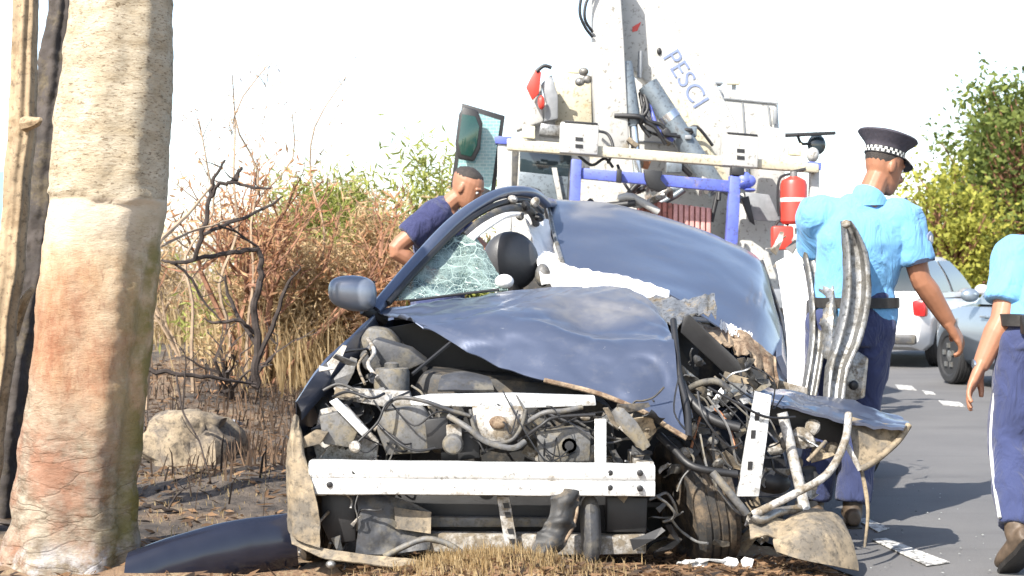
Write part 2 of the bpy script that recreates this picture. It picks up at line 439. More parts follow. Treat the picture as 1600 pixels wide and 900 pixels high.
# ------------------------------------------------------------------ trunks on the left
def bark_main():
    n = NT('pale_bark_with_scar'); X, Y, Z = n.xyz()
    base = n.mix(n.ramp(n.noise(7, 6, .65, stretch=(1, 1, 2.2)), [(.3, 0.0), (.7, 1.0)]), (.31, .25, .165), (.50, .44, .34))
    pits = n.ramp(n.noise(38, 4, .7, stretch=(1, 1, 2.6)), [(.57, 0.0), (.64, 1.0)])
    base = n.mix(n.math('MULTIPLY', pits, .8), base, (.12, .085, .05))
    dash = n.ramp(n.noise(70, 3, .6, stretch=(.5, .5, 2.2)), [(.57, 0.0), (.64, .65)])
    base = n.mix(dash, base, (.2, .15, .09))
    # stripped scar: orange-pink wood under the bark
    wob = n.math('ADD', Z, n.math('MULTIPLY', n.math('SUBTRACT', n.noise(3, 4), .5), .35))
    wob = n.math('ADD', wob, n.math('MULTIPLY', X, .5)); 
    sc = n.math('MULTIPLY', n.mapr(wob, .64, .46), n.mapr(wob, -.34, -.06))
    wood = n.mix(n.ramp(n.noise(9, 10, .72, stretch=(1.2, 1, .6)), [(.38, 0.0), (.6, 1.0)]), (.40, .27, .16), (.48, .38, .26))
    hx = n.math('MULTIPLY', n.math('ADD', n.math('ADD', X, 1.80), n.math('MULTIPLY', Z, -.06)), 4.2); hz = n.math('MULTIPLY', n.math('ADD', Z, -.88), 2.6)
    rr = n.math('ADD', n.math('ADD', n.math('MULTIPLY', hx, hx), n.math('MULTIPLY', hz, hz)), n.math('MULTIPLY', n.math('SUBTRACT', n.noise(5.5, 10, .75, stretch=(1, 1, .7)), .5), 3.6))
    wood = n.mix(n.math('MULTIPLY', n.mapr(rr, 1.5, .1), n.ramp(n.noise(16, 9, .75, stretch=(1, 1, .5)), [(.32, .35), (.6, 1.0)])), wood, (.25, .115, .065))
    wood = n.mix(n.ramp(n.noise(60, 5, .7, stretch=(1, 1, .35)), [(.55, 0.0), (.7, .6)]), wood, (.2, .1, .06))
    c = n.mix(sc, base, wood)
    pale = n.math('MULTIPLY', n.mapr(Z, 1.25, 1.42), n.mapr(Z, 1.485, 1.475))
    c = n.mix(n.math('MULTIPLY', pale, .65), c, (.58, .5, .4))
    # lower bark: grey streaked folds
    low = n.mapr(wob, -.06, -.34)
    fold = n.mix(n.ramp(n.noise(14, 9, .75, stretch=(.7, 1, 1.9)), [(.38, 0.0), (.62, 1.0)]), (.15, .115, .08), (.38, .33, .255))
    vo = n.n('ShaderNodeTexVoronoi', feature='DISTANCE_TO_EDGE'); vo.inputs['Scale'].default_value = 7
    mp = n.n('ShaderNodeMapping'); mp.inputs['Scale'].default_value = (.7, .7, 2.4); mp.inputs['Rotation'].default_value = (0, R(-24), 0); n.l(n.tc.outputs['Object'], mp.inputs['Vector'])
    wv = n.n('ShaderNodeMix', data_type='VECTOR'); wv.inputs[0].default_value = .22; nz = n.n('ShaderNodeTexNoise'); nz.inputs['Scale'].default_value = 5; nz.inputs['Detail'].default_value = 6; n.l(mp.outputs[0], nz.inputs['Vector'])
    n.l(mp.outputs[0], wv.inputs[4]); n.l(nz.outputs['Color'], wv.inputs[5]); n.l(wv.outputs[1], vo.inputs['Vector'])
    crk = n.ramp(vo.outputs['Distance'], [(.0, 1.0), (.05, 0.0)])
    fold = n.mix(n.math('MULTIPLY', crk, .35), fold, (.06, .045, .03))
    red = n.ramp(n.noise(2.6, 6, .65), [(.48, 0.0), (.6, .75)])
    fold = n.mix(red, fold, (.27, .13, .08))
    c = n.mix(low, c, fold)
    # moss on the right flank, chalk splash at the foot
    moss = n.math('MULTIPLY', n.mapr(n.math('ADD', X, n.math('MULTIPLY', Z, -.085)), -1.60, -1.50), n.ramp(n.noise(8, 5, .6), [(.36, 0.0), (.56, .85)]))
    moss = n.math('MULTIPLY', moss, n.mapr(Z, 1.5, 1.25))
    c = n.mix(moss, c, (.16, .14, .035))
    chalk = n.math('MULTIPLY', n.mapr(Z, .2, .1), n.ramp(n.noise(9, 5, .7), [(.45, 0.0), (.6, .8)]))
    c = n.mix(chalk, c, (.5, .49, .5))
    n.set(Base_Color=c, Roughness=.9, Specular_IOR_Level=.2)
    n.bump(n.math('ADD', n.noise(26, 10, .78, stretch=(.8, .8, 2.0)), n.math('MULTIPLY', n.math('MULTIPLY', crk, low), -.25)), .8, .016)
    return n.m
def trunk(name, label, prof, d, m, top, flare=0, amp=.012, ledge=None, cat='tree', limbs=(), part='trunk'):
    base = P((prof[-1][1]+prof[-1][2])/2, prof[-1][0], d); base.z = 0
    root = thing(name, label, cat, base)
    pts = []
    for (y, l, r) in prof:
        c = P((l+r)/2, y, d); pts.append((c.z, c.x, (r-l)/2/FPX*d))
    pts.sort(); z1, x1, r1 = pts[-1]; z0, x0, r0 = pts[-2]
    k = (x1-x0)/(z1-z0); pts.append((top, x1+k*(top-z1), r1*.93))
    zb, xb, rb = pts[0]; pts.insert(0, (-.15, xb, rb*(1+flare)))
    N = 96; mb = MB(); rings = []; z = pts[0][0]; zs = []
    while z < top: zs.append(z); z += .012
    for z in zs:
        for (a, b) in zip(pts, pts[1:]):
            if a[0] <= z <= b[0]:
                t = (z-a[0])/(b[0]-a[0]); t = t*t*(3-2*t); cx = a[1]+(b[1]-a[1])*t; r = a[2]+(b[2]-a[2])*t; break
        for j in range(N):
            th = 2*math.pi*j/N; u = Vector((math.cos(th), math.sin(th), 0)); v = Vector((cx, d, z))+u*r
            q = amp*(nse(v, 4)*.9+nse(v, 12)*.7+.5*nse(v, 30))+.016*nse((math.cos(th)*1.2, math.sin(th)*1.2, z*.35), 1.8)
            if ledge:
                edge = ledge+.03*nse((th*2, 0, 0), 1.3)+.02*math.sin(th*2.0)+.012*nse((th*11, 0, 0), 1.0)
                if z < edge and u.y < .3: q -= .013*min(1, (edge-z)/.010)*max(0, min(1, (-.15-u.y)*1.8))*max(.0, min(1, 1-(edge-z)*1.3))
                if 0 < z-edge < .03 and u.y < -.2: q += .006*(1-(z-edge)/.03)*(.5+nse((th*9, z*3, 0), 1.0))
                if z < .8: q += .005*math.sin((z*34+u.x*9+4*nse(v, 3)))*min(1, (.8-z)*3)
                # seam down the right flank
                q -= .022*math.exp(-(((th-2*math.pi)+.42-.1*z)/.16)**2)*max(0, min(1, (1.45-z)*2))
            rings.append(Vector((cx, d, z))+u*(r+q))
    nz = len(zs)
    fs = [(i*N+j, i*N+(j+1) % N, (i+1)*N+(j+1) % N, (i+1)*N+j) for i in range(nz-1) for j in range(N)]
    fs += [tuple(range(N-1, -1, -1)), tuple(range((nz-1)*N, nz*N))]
    MB().add(rings, fs).build(part, m, root, ang=75)
    for pl, rr, mm in limbs:
        MB().tube(pl, rr, 8, 4).build('branch_stub', mm, root)
    return root
barkA = bark_main()
trunk('tree', 'thick pale trunk with bark torn off showing orange wood, beside the wreck',
      [(0, 112, 272), (100, 100, 270), (200, 85, 265), (300, 78, 260), (400, 65, 245), (500, 55, 236), (600, 45, 224), (700, 32, 214), (800, 20, 211), (880, -2, 214)],
      6.0, barkA, 2.75, .15, .009, ledge=1.485)
barkB = mat('smooth_buff_wood', (.30, .225, .14), .8, 0, .3, 9, .5, 18, dirt=(.2, .14, .08), dirt_amt=.35)
trunk('wooden_pole', 'slim buff wooden pole with a knot, leaning at the left edge', [(0, 22, 62), (100, 19, 58), (190, 15, 57), (300, 6, 46), (400, -1, 38), (520, -14, 22), (700, -34, 2), (850, -60, -20)], 6.55, barkB, 2.75, 0, .004, cat='pole',
      limbs=[(PL([(40, 194, 6.5), (56, 191, 6.46), (64, 186, 6.44)]), [.035, .022, .008], barkB)], part='shaft')
barkC = mat('shade_darkened_grey_bark', (.05, .042, .038), .9, 0, .4, 9, .6, 22, dirt=(.10, .08, .05), dirt_amt=.3)  # grey bark colour darkened to stand in for shade on this trunk
trunk('tree', 'grey trunk with its shade put into the bark colour, between the pole and the pale trunk', [(0, 78, 118), (100, 64, 112), (200, 52, 104), (300, 42, 92), (400, 30, 82), (500, 8, 66), (600, -20, 52), (700, -42, 44), (850, -70, 40)], 7.0, barkC, 2.9, .1, .012,
      limbs=[(PL([(20, 520, 6.75), (38, 470, 6.65), (52, 450, 6.65)]), [.03, .022, .012], barkB)])
# turquoise wall glimpsed at the left edge
wl = MB(); wl.box((-7.45, 20, 1.15), (2.2, .2, 2.7))
finish(wl.build('wall', mat('turquoise_wall_paint', (.2, .55, .58), .8, 0, .1, 3), None, bevel=.01), None, 'pale turquoise painted wall glimpsed behind the pole', 'wall')

# ------------------------------------------------------------------ plants
def leaf_mat(name, a, b, c2=None):
    n = NT(name); k = n.island()
    col = n.mix(k, a, b)
    if c2: col = n.mix(n.ramp(n.noise(1.4, 3), [(.45, 0.0), (.6, 1.0)]), col, c2)
    n.set(Base_Color=col, Roughness=.65, Specular_IOR_Level=.25)
    tr = n.n('ShaderNodeBsdfTranslucent'); n.l(col, tr.inputs['Color'])
    mx = n.n('ShaderNodeMixShader'); mx.inputs[0].default_value = .45
    n.l(n.b.outputs[0], mx.inputs[1]); n.l(tr.outputs[0], mx.inputs[2]); n.l(mx.outputs[0], n.out.inputs['Surface'])
    return n.m
L_rust = leaf_mat('rust_dead_leaves', (.36, .16, .08), (.62, .40, .22))
L_straw = leaf_mat('straw_dry_leaves', (.38, .26, .13), (.60, .47, .28))
L_green = leaf_mat('dry_green_leaves', (.19, .22, .05), (.42, .44, .13))
L_tree = leaf_mat('tree_leaves', (.06, .09, .02), (.2, .24, .06))
L_yel = leaf_mat('yellow_green_leaves', (.17, .19, .03), (.42, .41, .08))
L_grass = leaf_mat('dry_grass_blades', (.36, .25, .12), (.55, .43, .25))
T_burn = mat('charred_bark', (.035, .026, .022), .9, 0, .4, 20, .4, 60)
T_brown = mat('scorched_brown_bark', (.22, .11, .065), .9, 0, .4, 14, .4, 50)
T_dry = mat('grey_dry_twigs', (.3, .22, .15), .9, 0, .3, 14)

def rv(rng, s=1): return Vector((rng.gauss(0, s), rng.gauss(0, s), rng.gauss(0, s)))
def grow(mb, tips, rng, p, v, length, r, depth, bend=.22, ratio=.68, kids=(2, 3), nsides=5, lift=.1):
    n = 4; pts = [p.copy()]; rs = [r]
    for i in range(n):
        v = (v+rv(rng, bend)+Vector((0, 0, lift))).normalized(); p = p+v*(length/n); pts.append(p.copy()); rs.append(r*(1-.12*(i+1)))
        if depth <= 1: tips.append((p.copy(), v.copy()))
    mb.tube(pts, rs, nsides if depth > 1 else 3)
    if depth <= 0: return
    for k in range(rng.randint(*kids)):
        q = pts[rng.randint(2, n)]
        nv = (v+rv(rng, .55)).normalized()
        grow(mb, tips, rng, q, nv, length*ratio*rng.uniform(.75, 1.2), r*.58, depth-1, bend, ratio, kids, nsides, lift)
def leaves(rng, tips, per, size, spread, aspect=.2):
    mb = MB()
    for p, v in tips:
        for k in range(per):
            c = p+rv(rng, spread); a = (v*.5+rv(rng, .8)).normalized(); b = a.cross(rv(rng)).normalized()
            L = size*rng.uniform(.6, 1.3); W = L*aspect; n = a.cross(b)*(W*.3)
            mb.add([c-a*L*.5, c+b*W*.5+n, c+a*L*.5, c-b*W*.5+n], [(0, 1, 2), (0, 2, 3)])
    return mb
def shrub(label, x, y, h, seed, stems, lm, tm, per, size, spread, depth=3, splay=.35, kids=(2, 3), r=.02, name='shrub', group=None, cat='shrub'):
    rng = random.Random(seed); root = thing(name, label, cat, (x, y, gh(x, y)), group)
    mb = MB(); tips = []
    for i in range(stems):
        a = rng.uniform(0, 6.28); v = Vector((math.cos(a)*splay, math.sin(a)*splay, 1)).normalized()
        grow(mb, tips, rng, Vector((x+math.cos(a)*.05*stems*.2, y+math.sin(a)*.05, gh(x, y)-.05)), v, h*rng.uniform(.32, .48), r*rng.uniform(.7, 1.2), depth, .2, .7, kids)
    mb.build('branches', tm, root)
    if per: leaves(rng, tips, per, size, spread).build('foliage', lm, root, smooth=False)
    return root
def at(px, py, d): p = P(px, py, d); return p.x, p.y
# big scorched shrub left of the wreck, and its neighbours
x, y = at(410, 590, 13.5)
shrub('tall scorched shrub with rust brown leaves and charred stems left of the wreck', x, y, 2.8, 11, 7, L_rust, T_brown, 2, .10, .08, 3, .22, (2, 4), .034)
x, y = at(505, 560, 14.5); shrub('straw coloured dry shrub just left of the wing mirror', x, y, 1.75, 12, 11, L_straw, T_dry, 9, .10, .09, 3, .5, (3, 4), .018)
x, y = at(560, 560, 14.6); shrub('dry tan shrub with pinkish leaves behind the windscreen pillar', x, y, 1.35, 13, 11, leaf_mat('pinkish_dry_leaves', (.42, .25, .15), (.62, .45, .29)), T_dry, 9, .10, .09, 3, .5, (3, 4), .018)
x, y = at(450, 560, 16); shrub('olive green shrub growing behind the scorched shrub', x, y, 1.8, 14, 8, L_green, T_dry, 7, .10, .09, 3, .45, (3, 4), .018)
x, y = at(600, 540, 15.6); shrub('yellow green bush beside the elbow of the man in the T-shirt', x, y, 2.3, 15, 12, L_green, T_dry, 9, .12, .12, 3, .5, (3, 4), .02)
x, y = at(655, 540, 20); shrub('low green bush behind the man in the dark T-shirt', x, y, 1.7, 16, 9, L_green, T_dry, 5, .12, .12, 3, .5, (3, 4), .02)
x, y = at(290, 560, 15); shrub('straggly tan shrub close behind the pale trunk', x, y, 2.2, 17, 4, L_straw, T_dry, 1, .07, .08, 3, .35, (2, 3), .02)
x, y = at(365, 600, 12); shrub('bare charred bush at the foot of the scorched shrub', x, y, 1.0, 18, 7, L_rust, T_burn, 1, .05, .06, 2, .6, (2, 3), .025)
x, y = at(262, 560, 18); shrub('dusty pink dry bush between trunk and scorched shrub', x, y, 1.6, 19, 6, L_straw, T_dry, 2, .09, .1, 3, .5, (3, 4), .02)
x, y = at(520, 560, 21); shrub('far pale bush on the skyline left of the man', x, y, 2.2, 20, 9, L_straw, T_dry, 6, .1, .12, 3, .5, (3, 4), .02)
def seedstalk(px, top, d, seed, label):
    rng = random.Random(seed); x, y = at(px, 500, d); root = thing('dry_stalk', label, 'stalk', (x, y, gh(x, y)), 'tall dry stalks against the sky')
    zt = P(px, top, d).z; mb = MB(); pts = [Vector((x, y, gh(x, y)-.05))]
    for i in range(1, 7): pts.append(Vector((x+.04*i*rng.uniform(-.6, 1), y+.03*i*rng.uniform(-1, 1), gh(x, y)+(zt-gh(x, y))*i/6)))
    mb.tube(pts, [.017, .015, .013, .012, .010, .008, .005], 5, 3); mb.build('stem', T_dry, root)
    tips = []
    tw = MB()
    for i in range(14):
        q = pts[-1].lerp(pts[-3], rng.random()); v = (Vector((rng.uniform(-1, 1), rng.uniform(-.6, .6), rng.uniform(.1, 1)))).normalized(); e = q+v*rng.uniform(.08, .25)
        tw.tube([q, q.lerp(e, .5)+Vector((0, 0, .02)), e], [.005, .004, .003], 3); tips += [(e, v)]*2
    tw.build('twigs', T_dry, root); leaves(rng, tips, 2, .05, .04).build('seed_head', L_rust, root, smooth=False)['kind'] = 'stuff'
seedstalk(388, 100, 13, 1, 'tallest dry stalk standing above the scorched shrub')
seedstalk(352, 120, 12.5, 2, 'dry stalk with forked top just left of the tallest stalk')
seedstalk(500, 120, 14, 3, 'leaning dry stalk with seed head right of the scorched shrub')
seedstalk(302, 190, 12, 4, 'short dry stalk close to the pale trunk')
seedstalk(425, 180, 14, 5, 'thin dry stalk between the tallest and the leaning stalk')
# dead branches in front of the shrub
def deadbranch(label, mains, twigs, m, seed=1):
    b = P(*mains[0][0]); root = thing('dead_branch', label, 'branch', (b.x, b.y, max(0, b.z-.1))); rng = random.Random(seed)
    def kink(pts, r):
        r = [k_*.78 for k_ in r]
        p, q = spline(PL(pts), r, 5)
        return [v+rv(rng, .35*k_) if 0 < i < len(p)-1 else v for i, (v, k_) in enumerate(zip(p, q))], q
    p, q = kink(*mains); mb = MB(); mb.tube(p, q, 7, 2); mb.build('stem', m, root)
    for t, r in twigs:
        p, q = kink(t, r); MB().tube(p, q, 6, 2).build('twig', m, root)
        for k in range(3):
            a = p[rng.randint(3, len(p)-1)]; e = a+Vector((rng.uniform(-.12, .12), rng.uniform(-.06, .06), rng.uniform(-.02, .14))); MB().tube([a, a.lerp(e, .5)+rv(rng, .012), e], [q[-1]*.8, q[-1]*.6, .002], 5, 3).build('twig', m, root)
D_ = 11.2
deadbranch('black charred sapling with crooked limbs in front of the scorched shrub', ([(398, 606, D_), (402, 540, D_), (396, 480, D_), (408, 430, D_), (404, 386, D_)], [.04, .036, .034, .03, .022]),
           [([(404, 388, D_), (370, 394, D_-.1), (331, 400, D_-.2), (278, 410, D_-.3), (252, 406, D_-.3)], [.022, .022, .021, .017, .009]),
            ([(304, 406, D_-.25), (318, 360, D_-.3), (329, 310, D_-.3), (332, 285, D_-.3), (352, 250, D_-.3)], [.02, .022, .02, .018, .010]),
            ([(318, 366, D_-.3), (353, 351, D_-.2), (411, 327, D_-.1), (442, 307, D_-.1)], [.016, .016, .014, .008]),
            ([(330, 308, D_-.3), (344, 288, D_-.35), (367, 283, D_-.35), (372, 270, D_-.35), (379, 262, D_-.35)], [.014, .018, .018, .016, .014]),
            ([(365, 284, D_-.35), (398, 293, D_-.35), (424, 295, D_-.35)], [.016, .013, .007]),
            ([(269, 408, D_-.3), (300, 436, D_-.25), (318, 470, D_-.2), (345, 500, D_-.2)], [.012, .013, .011, .007]),
            ([(340, 352, D_-.25), (367, 362, D_-.15), (404, 386, D_)], [.010, .011, .012]),
            ([(398, 520, D_), (372, 500, D_-.1), (340, 505, D_-.1), (318, 498, D_-.1)], [.02, .018, .014, .006]),
            ([(400, 560, D_), (430, 500, D_), (446, 450, D_), (470, 420, D_)], [.026, .022, .016, .008]),
            ([(402, 540, D_), (360, 470, D_+.1), (352, 430, D_+.1)], [.022, .018, .01])], T_burn)
deadbranch('pale bleached branch leaning up from the pale trunk', ([(228, 640, 8.9), (234, 480, 8.9), (247, 387, 9.0), (282, 347, 9.2), (331, 289, 9.4)], [.022, .02, .02, .016, .007]), [([(250, 385, 9), (300, 362, 9.3), (372, 340, 9.6)], [.012, .010, .005])], T_dry, 4)
deadbranch('dark branch lying flat over the pale boulder', ([(232, 578, 8.4), (280, 584, 8.4), (340, 592, 8.5), (400, 600, 8.7)], [.018, .016, .014, .006]), [([(275, 582, 8.4), (285, 640, 8.3), (310, 690, 8.2), (335, 770, 8.0)], [.008, .007, .006, .004]), ([(285, 640, 8.3), (290, 560, 8.3), (280, 545, 8.3)], [.006, .005, .004])], T_burn, 5)
deadbranch('thin charred twig on the ash beside the dark bumper', ([(225, 788, 7.0), (260, 796, 7.0), (300, 806, 7.1)], [.014, .012, .008]), [([(262, 797, 7), (280, 770, 7.05), (300, 760, 7.1)], [.007, .006, .004])], T_burn, 6)

# dry grass and straw (uncountable)
def grass(name, label, spots, m, count, h, seed, width=.006):
    rng = random.Random(seed); mb = MB()
    for i in range(count):
        cx, cy, sx, sy = rng.choice(spots); x = rng.gauss(cx, sx); y = rng.gauss(cy, sy); z = gh(x, y)
        if x > road_left(y)-.02: continue
        H = h*rng.uniform(.35, 1.2); a = rng.uniform(0, 6.28); lean = rng.uniform(.05, .7); dx, dy = math.cos(a), math.sin(a); W = width*rng.uniform(.6, 1.4)
        b = Vector((x, y, z-.01)); m1 = b+Vector((dx*lean*H*.35, dy*lean*H*.35, H*.6)); t = b+Vector((dx*lean*H, dy*lean*H, H*(1-.5*lean)))
        s = Vector((-dy, dx, 0)).lerp(Vector((1, 0, 0)), .5).normalized()*W
        mb.add([b-s, b+s, m1+s*.7, m1-s*.7, t], [(0, 1, 2, 3), (3, 2, 4)])
    o = mb.build(name, m, smooth=False); finish(o, None, label, 'grass', kind='stuff')
def sp(px, d, sx, sy): x, y = at(px, 500, d); return (x, y, sx, sy)
grass('dry_grass', 'tall straw coloured dry grass standing behind the wreck', [sp(500, 14.5, .35, .6), sp(540, 15, .5, 1), sp(600, 15, .5, 1), sp(300, 19, .9, .8), sp(640, 17, .8, 1), sp(520, 17, .8, 1)], L_grass, 9000, .85, 5, .008)
grass('straw', 'pale trampled straw on the hump in front of the bumper beam', [(-.12, 5.72, .2, .1), (-.2, 5.75, .12, .08), (.05, 5.7, .18, .09)], L_grass, 2600, .075, 6, .0022)
grass('straw_tuft', 'sparse straw tufts on the verge beside the fallen bumper', [(-1.5, 7.0, .2, .2), (-1.35, 7.6, .2, .2), (-1.2, 6.7, .1, .1), (-1.75, 8.0, .2, .2), (-1.6, 10, .5, .6), (.75, 6.0, .3, .1)], L_grass, 700, .05, 8, .003)
grass('burnt_stubble', 'blackened burnt stalks standing in the ash left of the wreck', [sp(300, 10, .35, .9), sp(420, 11, .4, 1), sp(350, 13, .5, 1), sp(460, 12.5, .3, 1), sp(260, 12, .3, 1), sp(400, 8.6, .25, .6)], leaf_mat('charred_stalks', (.03, .025, .022), (.3, .2, .13)), 1100, .22, 15, .006)
def litter():
    rng = random.Random(3); mb = MB()
    for i in range(6500):
        x = rng.uniform(-3.4, 1.3); y = rng.uniform(5.6, 14) if x < -.7 else rng.uniform(5.5, 6.4)
        if x > road_left(y)-.05: continue
        z = gh(x, y)+.004; a = rng.uniform(0, 6.28); L = rng.uniform(.02, .11); W = L*rng.uniform(.06, .3); u = Vector((math.cos(a), math.sin(a), rng.uniform(-.2, .3)))*L; v = Vector((-math.sin(a), math.cos(a), 0))*W
        c = Vector((x, y, z)); mb.add([c-u*.5, c+v*.5+Vector((0, 0, .012)), c+u*.5+Vector((0, 0, .01)), c-v*.5], [(0, 1, 2), (0, 2, 3)])
    finish(mb.build('leaf_litter', leaf_mat('burnt_litter', (.035, .03, .028), (.33, .2, .11)), smooth=False), None, 'charred leaves and twigs littering the verge', 'litter', kind='stuff')
litter()
def crumbs():
    rng = random.Random(9); mb = MB()
    for i in range(420):
        x = rng.gauss(1.25, .5); y = rng.uniform(6.0, 8.6); z = (.018 if x > road_left(y) else gh(x, y)+.004); s_ = rng.uniform(.003, .008); a = rng.uniform(0, 6.28)
        c = Vector((x, y, z)); v = [c+Vector((math.cos(a+k*2.1)*s_, math.sin(a+k*2.1)*s_, rng.uniform(0, s_*.6))) for k in range(3)]; mb.add(v+[c+Vector((0, 0, s_*.9))], [(0, 1, 3), (1, 2, 3), (2, 0, 3)])
    finish(mb.build('glass_crumbs', leaf_mat('glass_and_paint_crumbs', (.06, .06, .06), (.5, .52, .5)), smooth=False), None, 'crumbs of glass and plastic strewn on the road beside the wreck', 'debris', kind='stuff')
crumbs()
def rock(label, px, py, d, size, seed, m, name='boulder'):
    p = P(px, py, d); p.z = gh(p.x, p.y)+size[2]*.25; mb = MB(); mb.ell((0, 0, 0), (1, 1, 1), None, 26, 16)
    vs = []
    for v in mb.v:
        v = Vector(v); k = 1+.55*nse(v, 1.3, seed)+.28*nse(v, 2.9, seed)+.10*nse(v, 8, seed); v = v*k
        v = Vector((v.x, v.y, v.z if v.z < .5 else .5+(v.z-.5)*.35+.06*nse(v, 4, seed))); vs.append(tuple(Vector((v.x*size[0], v.y*size[1], v.z*size[2]))))
    mb.v = vs; o = mb.build(name, m, ang=60); o.location = p; finish(o, None, label, 'rock')
m_rock = mat('pale_sandstone', (.36, .29, .19), .9, 0, .25, 6, .5, 20, dirt=(.16, .13, .1), dirt_amt=.3)
rock('pale beige boulder half sunk in ash right of the trunk', 300, 700, 8.9, (.30, .27, .30), 17, mat('ash_stained_sandstone', (.27, .215, .145), .95, 0, .3, 6, .7, 20, dirt=(.10, .085, .07), dirt_amt=.55))
rock('flat ash grey stone lying on top behind the pale boulder', 320, 612, 10.6, (.2, .15, .05), 9, mat('ash_grey_stone', (.24, .25, .27), .9, 0, .25, 9, .4, 30), 'stone')
rock('large pale boulder among the dry shrubs behind the wing mirror', 545, 470, 15.2, (.34, .3, 1.0), 12, m_rock)

def broadleaf(label, x, y, h, crown, seed, lm, n=60, leaf=.28, per=60, blob=.8):
    """tree > trunk, limbs, crown: leaf clumps spread through the crown's volume"""
    rng = random.Random(seed); root = thing('tree', label, 'tree', (x, y, 0)); g = 0
    tr = MB(); c0 = Vector((x, y, h-crown[2])); tr.tube([Vector((x, y, -.1)), Vector((x+.1, y, h*.2)), Vector((x-.05, y+.1, h*.4)), c0], [.28, .22, .18, .09], 9, 4); tr.build('trunk', T_brown, root)
    mb = MB(); lb = MB()
    for i in range(n):
        while True:
            u = Vector((rng.uniform(-1, 1), rng.uniform(-1, 1), rng.uniform(-1, 1)))
            if u.length < 1 and u.length > .35: break
        u *= 1+.22*nse(u, 2.2, seed)
        c = c0+Vector((u.x*crown[0], u.y*crown[1], u.z*crown[2])); q = c0.lerp(c, .2)-Vector((0, 0, crown[2]*.4))
        lb.tube([q, q.lerp(c, .5)+rv(rng, .15), c], [.05, .03, .012], 4)
        br = blob*rng.uniform(.55, 1.15)
        for k in range(per):
            w_ = rv(rng, .45)*br; w_.z *= .75; p = c+w_; a = rv(rng).normalized(); b = a.cross(rv(rng)).normalized(); L = leaf*rng.uniform(.6, 1.25)
            mb.add([p-a*L*.5, p+b*L*.28, p+a*L*.5, p-b*L*.28], [(0, 1, 2), (0, 2, 3)])
    lb.build('limbs', T_brown, root); mb.build('crown', lm, root, smooth=False)
def tx(px, d): return (px-800)/FPX*d
broadleaf('tall green roadside tree at the right edge', tx(1620, 34), 34, 5.7, (2.1, 1.8, 2.5), 31, L_tree, 100, .17, 85, .85)
broadleaf('yellow green tree behind the officer with the peaked cap', tx(1480, 31), 31, 3.4, (1.0, .9, 1.6), 32, L_yel, 65, .13, 85, .6)
broadleaf('green tree between the yellow tree and the right edge', tx(1560, 37), 37, 5.6, (1.5, 1.4, 2.6), 33, leaf_mat('mid_green_leaves', (.08, .11, .018), (.24, .26, .045)), 75, .17, 85, .85)
broadleaf('dark bushy tree low behind the parked cars', tx(1500, 42), 42, 2.9, (2.2, 1.6, 1.4), 34, L_tree, 60, .2, 80, .8)

# ------------------------------------------------------------------ the wrecked car
car = thing('wrecked_car', 'smashed slate blue car with crumpled bonnet and bare bumper beam', 'car', (0, 7.6, 0))
def part(name, m, pts=None, parent=None, **kw): pass
def sheet(name, m, rows, t=.004, sub=5, crum=.006, cs=9, seed=0, parent=None, label=None, ang=50, crease=0.0, ks=3.2):
    return MB().sheet(PX(rows), t, sub, crum, cs, seed, crease, ks).build(name, m, parent or car, ang=ang, label=label)
def pris(name, m, poly, d, t, bevel=.004, parent=None, label=None):
    return MB().prism(poly, d, t).build(name, m, parent or car, bevel=bevel, label=label, ang=35)
def pipe(name, m, pts, r, n=8, sm=5, parent=None, label=None):
    return MB().tube(PL(pts), r, n, sm).build(name, m, parent or car, ang=60, label=label)

# bonnet, buckled upward and folded
bonnet = sheet('bonnet', M['paint'], [
    [(588, 480, 7.0), (700, 467, 7.06), (800, 454, 7.12), (890, 446, 7.12), (985, 450, 7.02), (1030, 488, 6.8)],
    [(592, 484, 6.95), (705, 479, 6.88), (815, 468, 6.84), (905, 464, 6.9), (1000, 480, 6.78), (1045, 508, 6.6)],
    [(600, 487, 6.9), (705, 489, 6.72), (822, 488, 6.6), (915, 514, 6.66), (1000, 519, 6.55), (1050, 519, 6.45)],
    [(608, 488, 6.84), (709, 497, 6.62), (826, 505, 6.47), (920, 528, 6.40), (1003, 536, 6.36), (1054, 538, 6.34)],
    [(622, 490, 6.76), (718, 516, 6.5), (830, 540, 6.36), (928, 566, 6.28), (1008, 585, 6.22), (1060, 596, 6.2)],
    [(640, 494, 6.7), (728, 545, 6.4), (818, 585, 6.25), (925, 610, 6.15), (1008, 643, 6.06), (1073, 684, 6.0)]],
    .006, 12, .007, 6, 1, ang=30, crease=.012, ks=2.6)
MB().tube(PL([(850, 594, 6.2), (925, 612, 6.14), (965, 626, 6.09), (1008, 645, 6.05), (1045, 668, 6.02), (1073, 685, 5.99)]), [(.010, .006)]*6, 6, 4).build('front_lip', M['primer'], bonnet).location = (0, 0, 0)
for o in bonnet.children: o.location = (0, 0, 0)
pipe('bonnet_edge_seal', M['black'], [(1052, 500, 6.5), (1056, 540, 6.38), (1062, 590, 6.25), (1074, 640, 6.12), (1076, 684, 6.0)], .014)
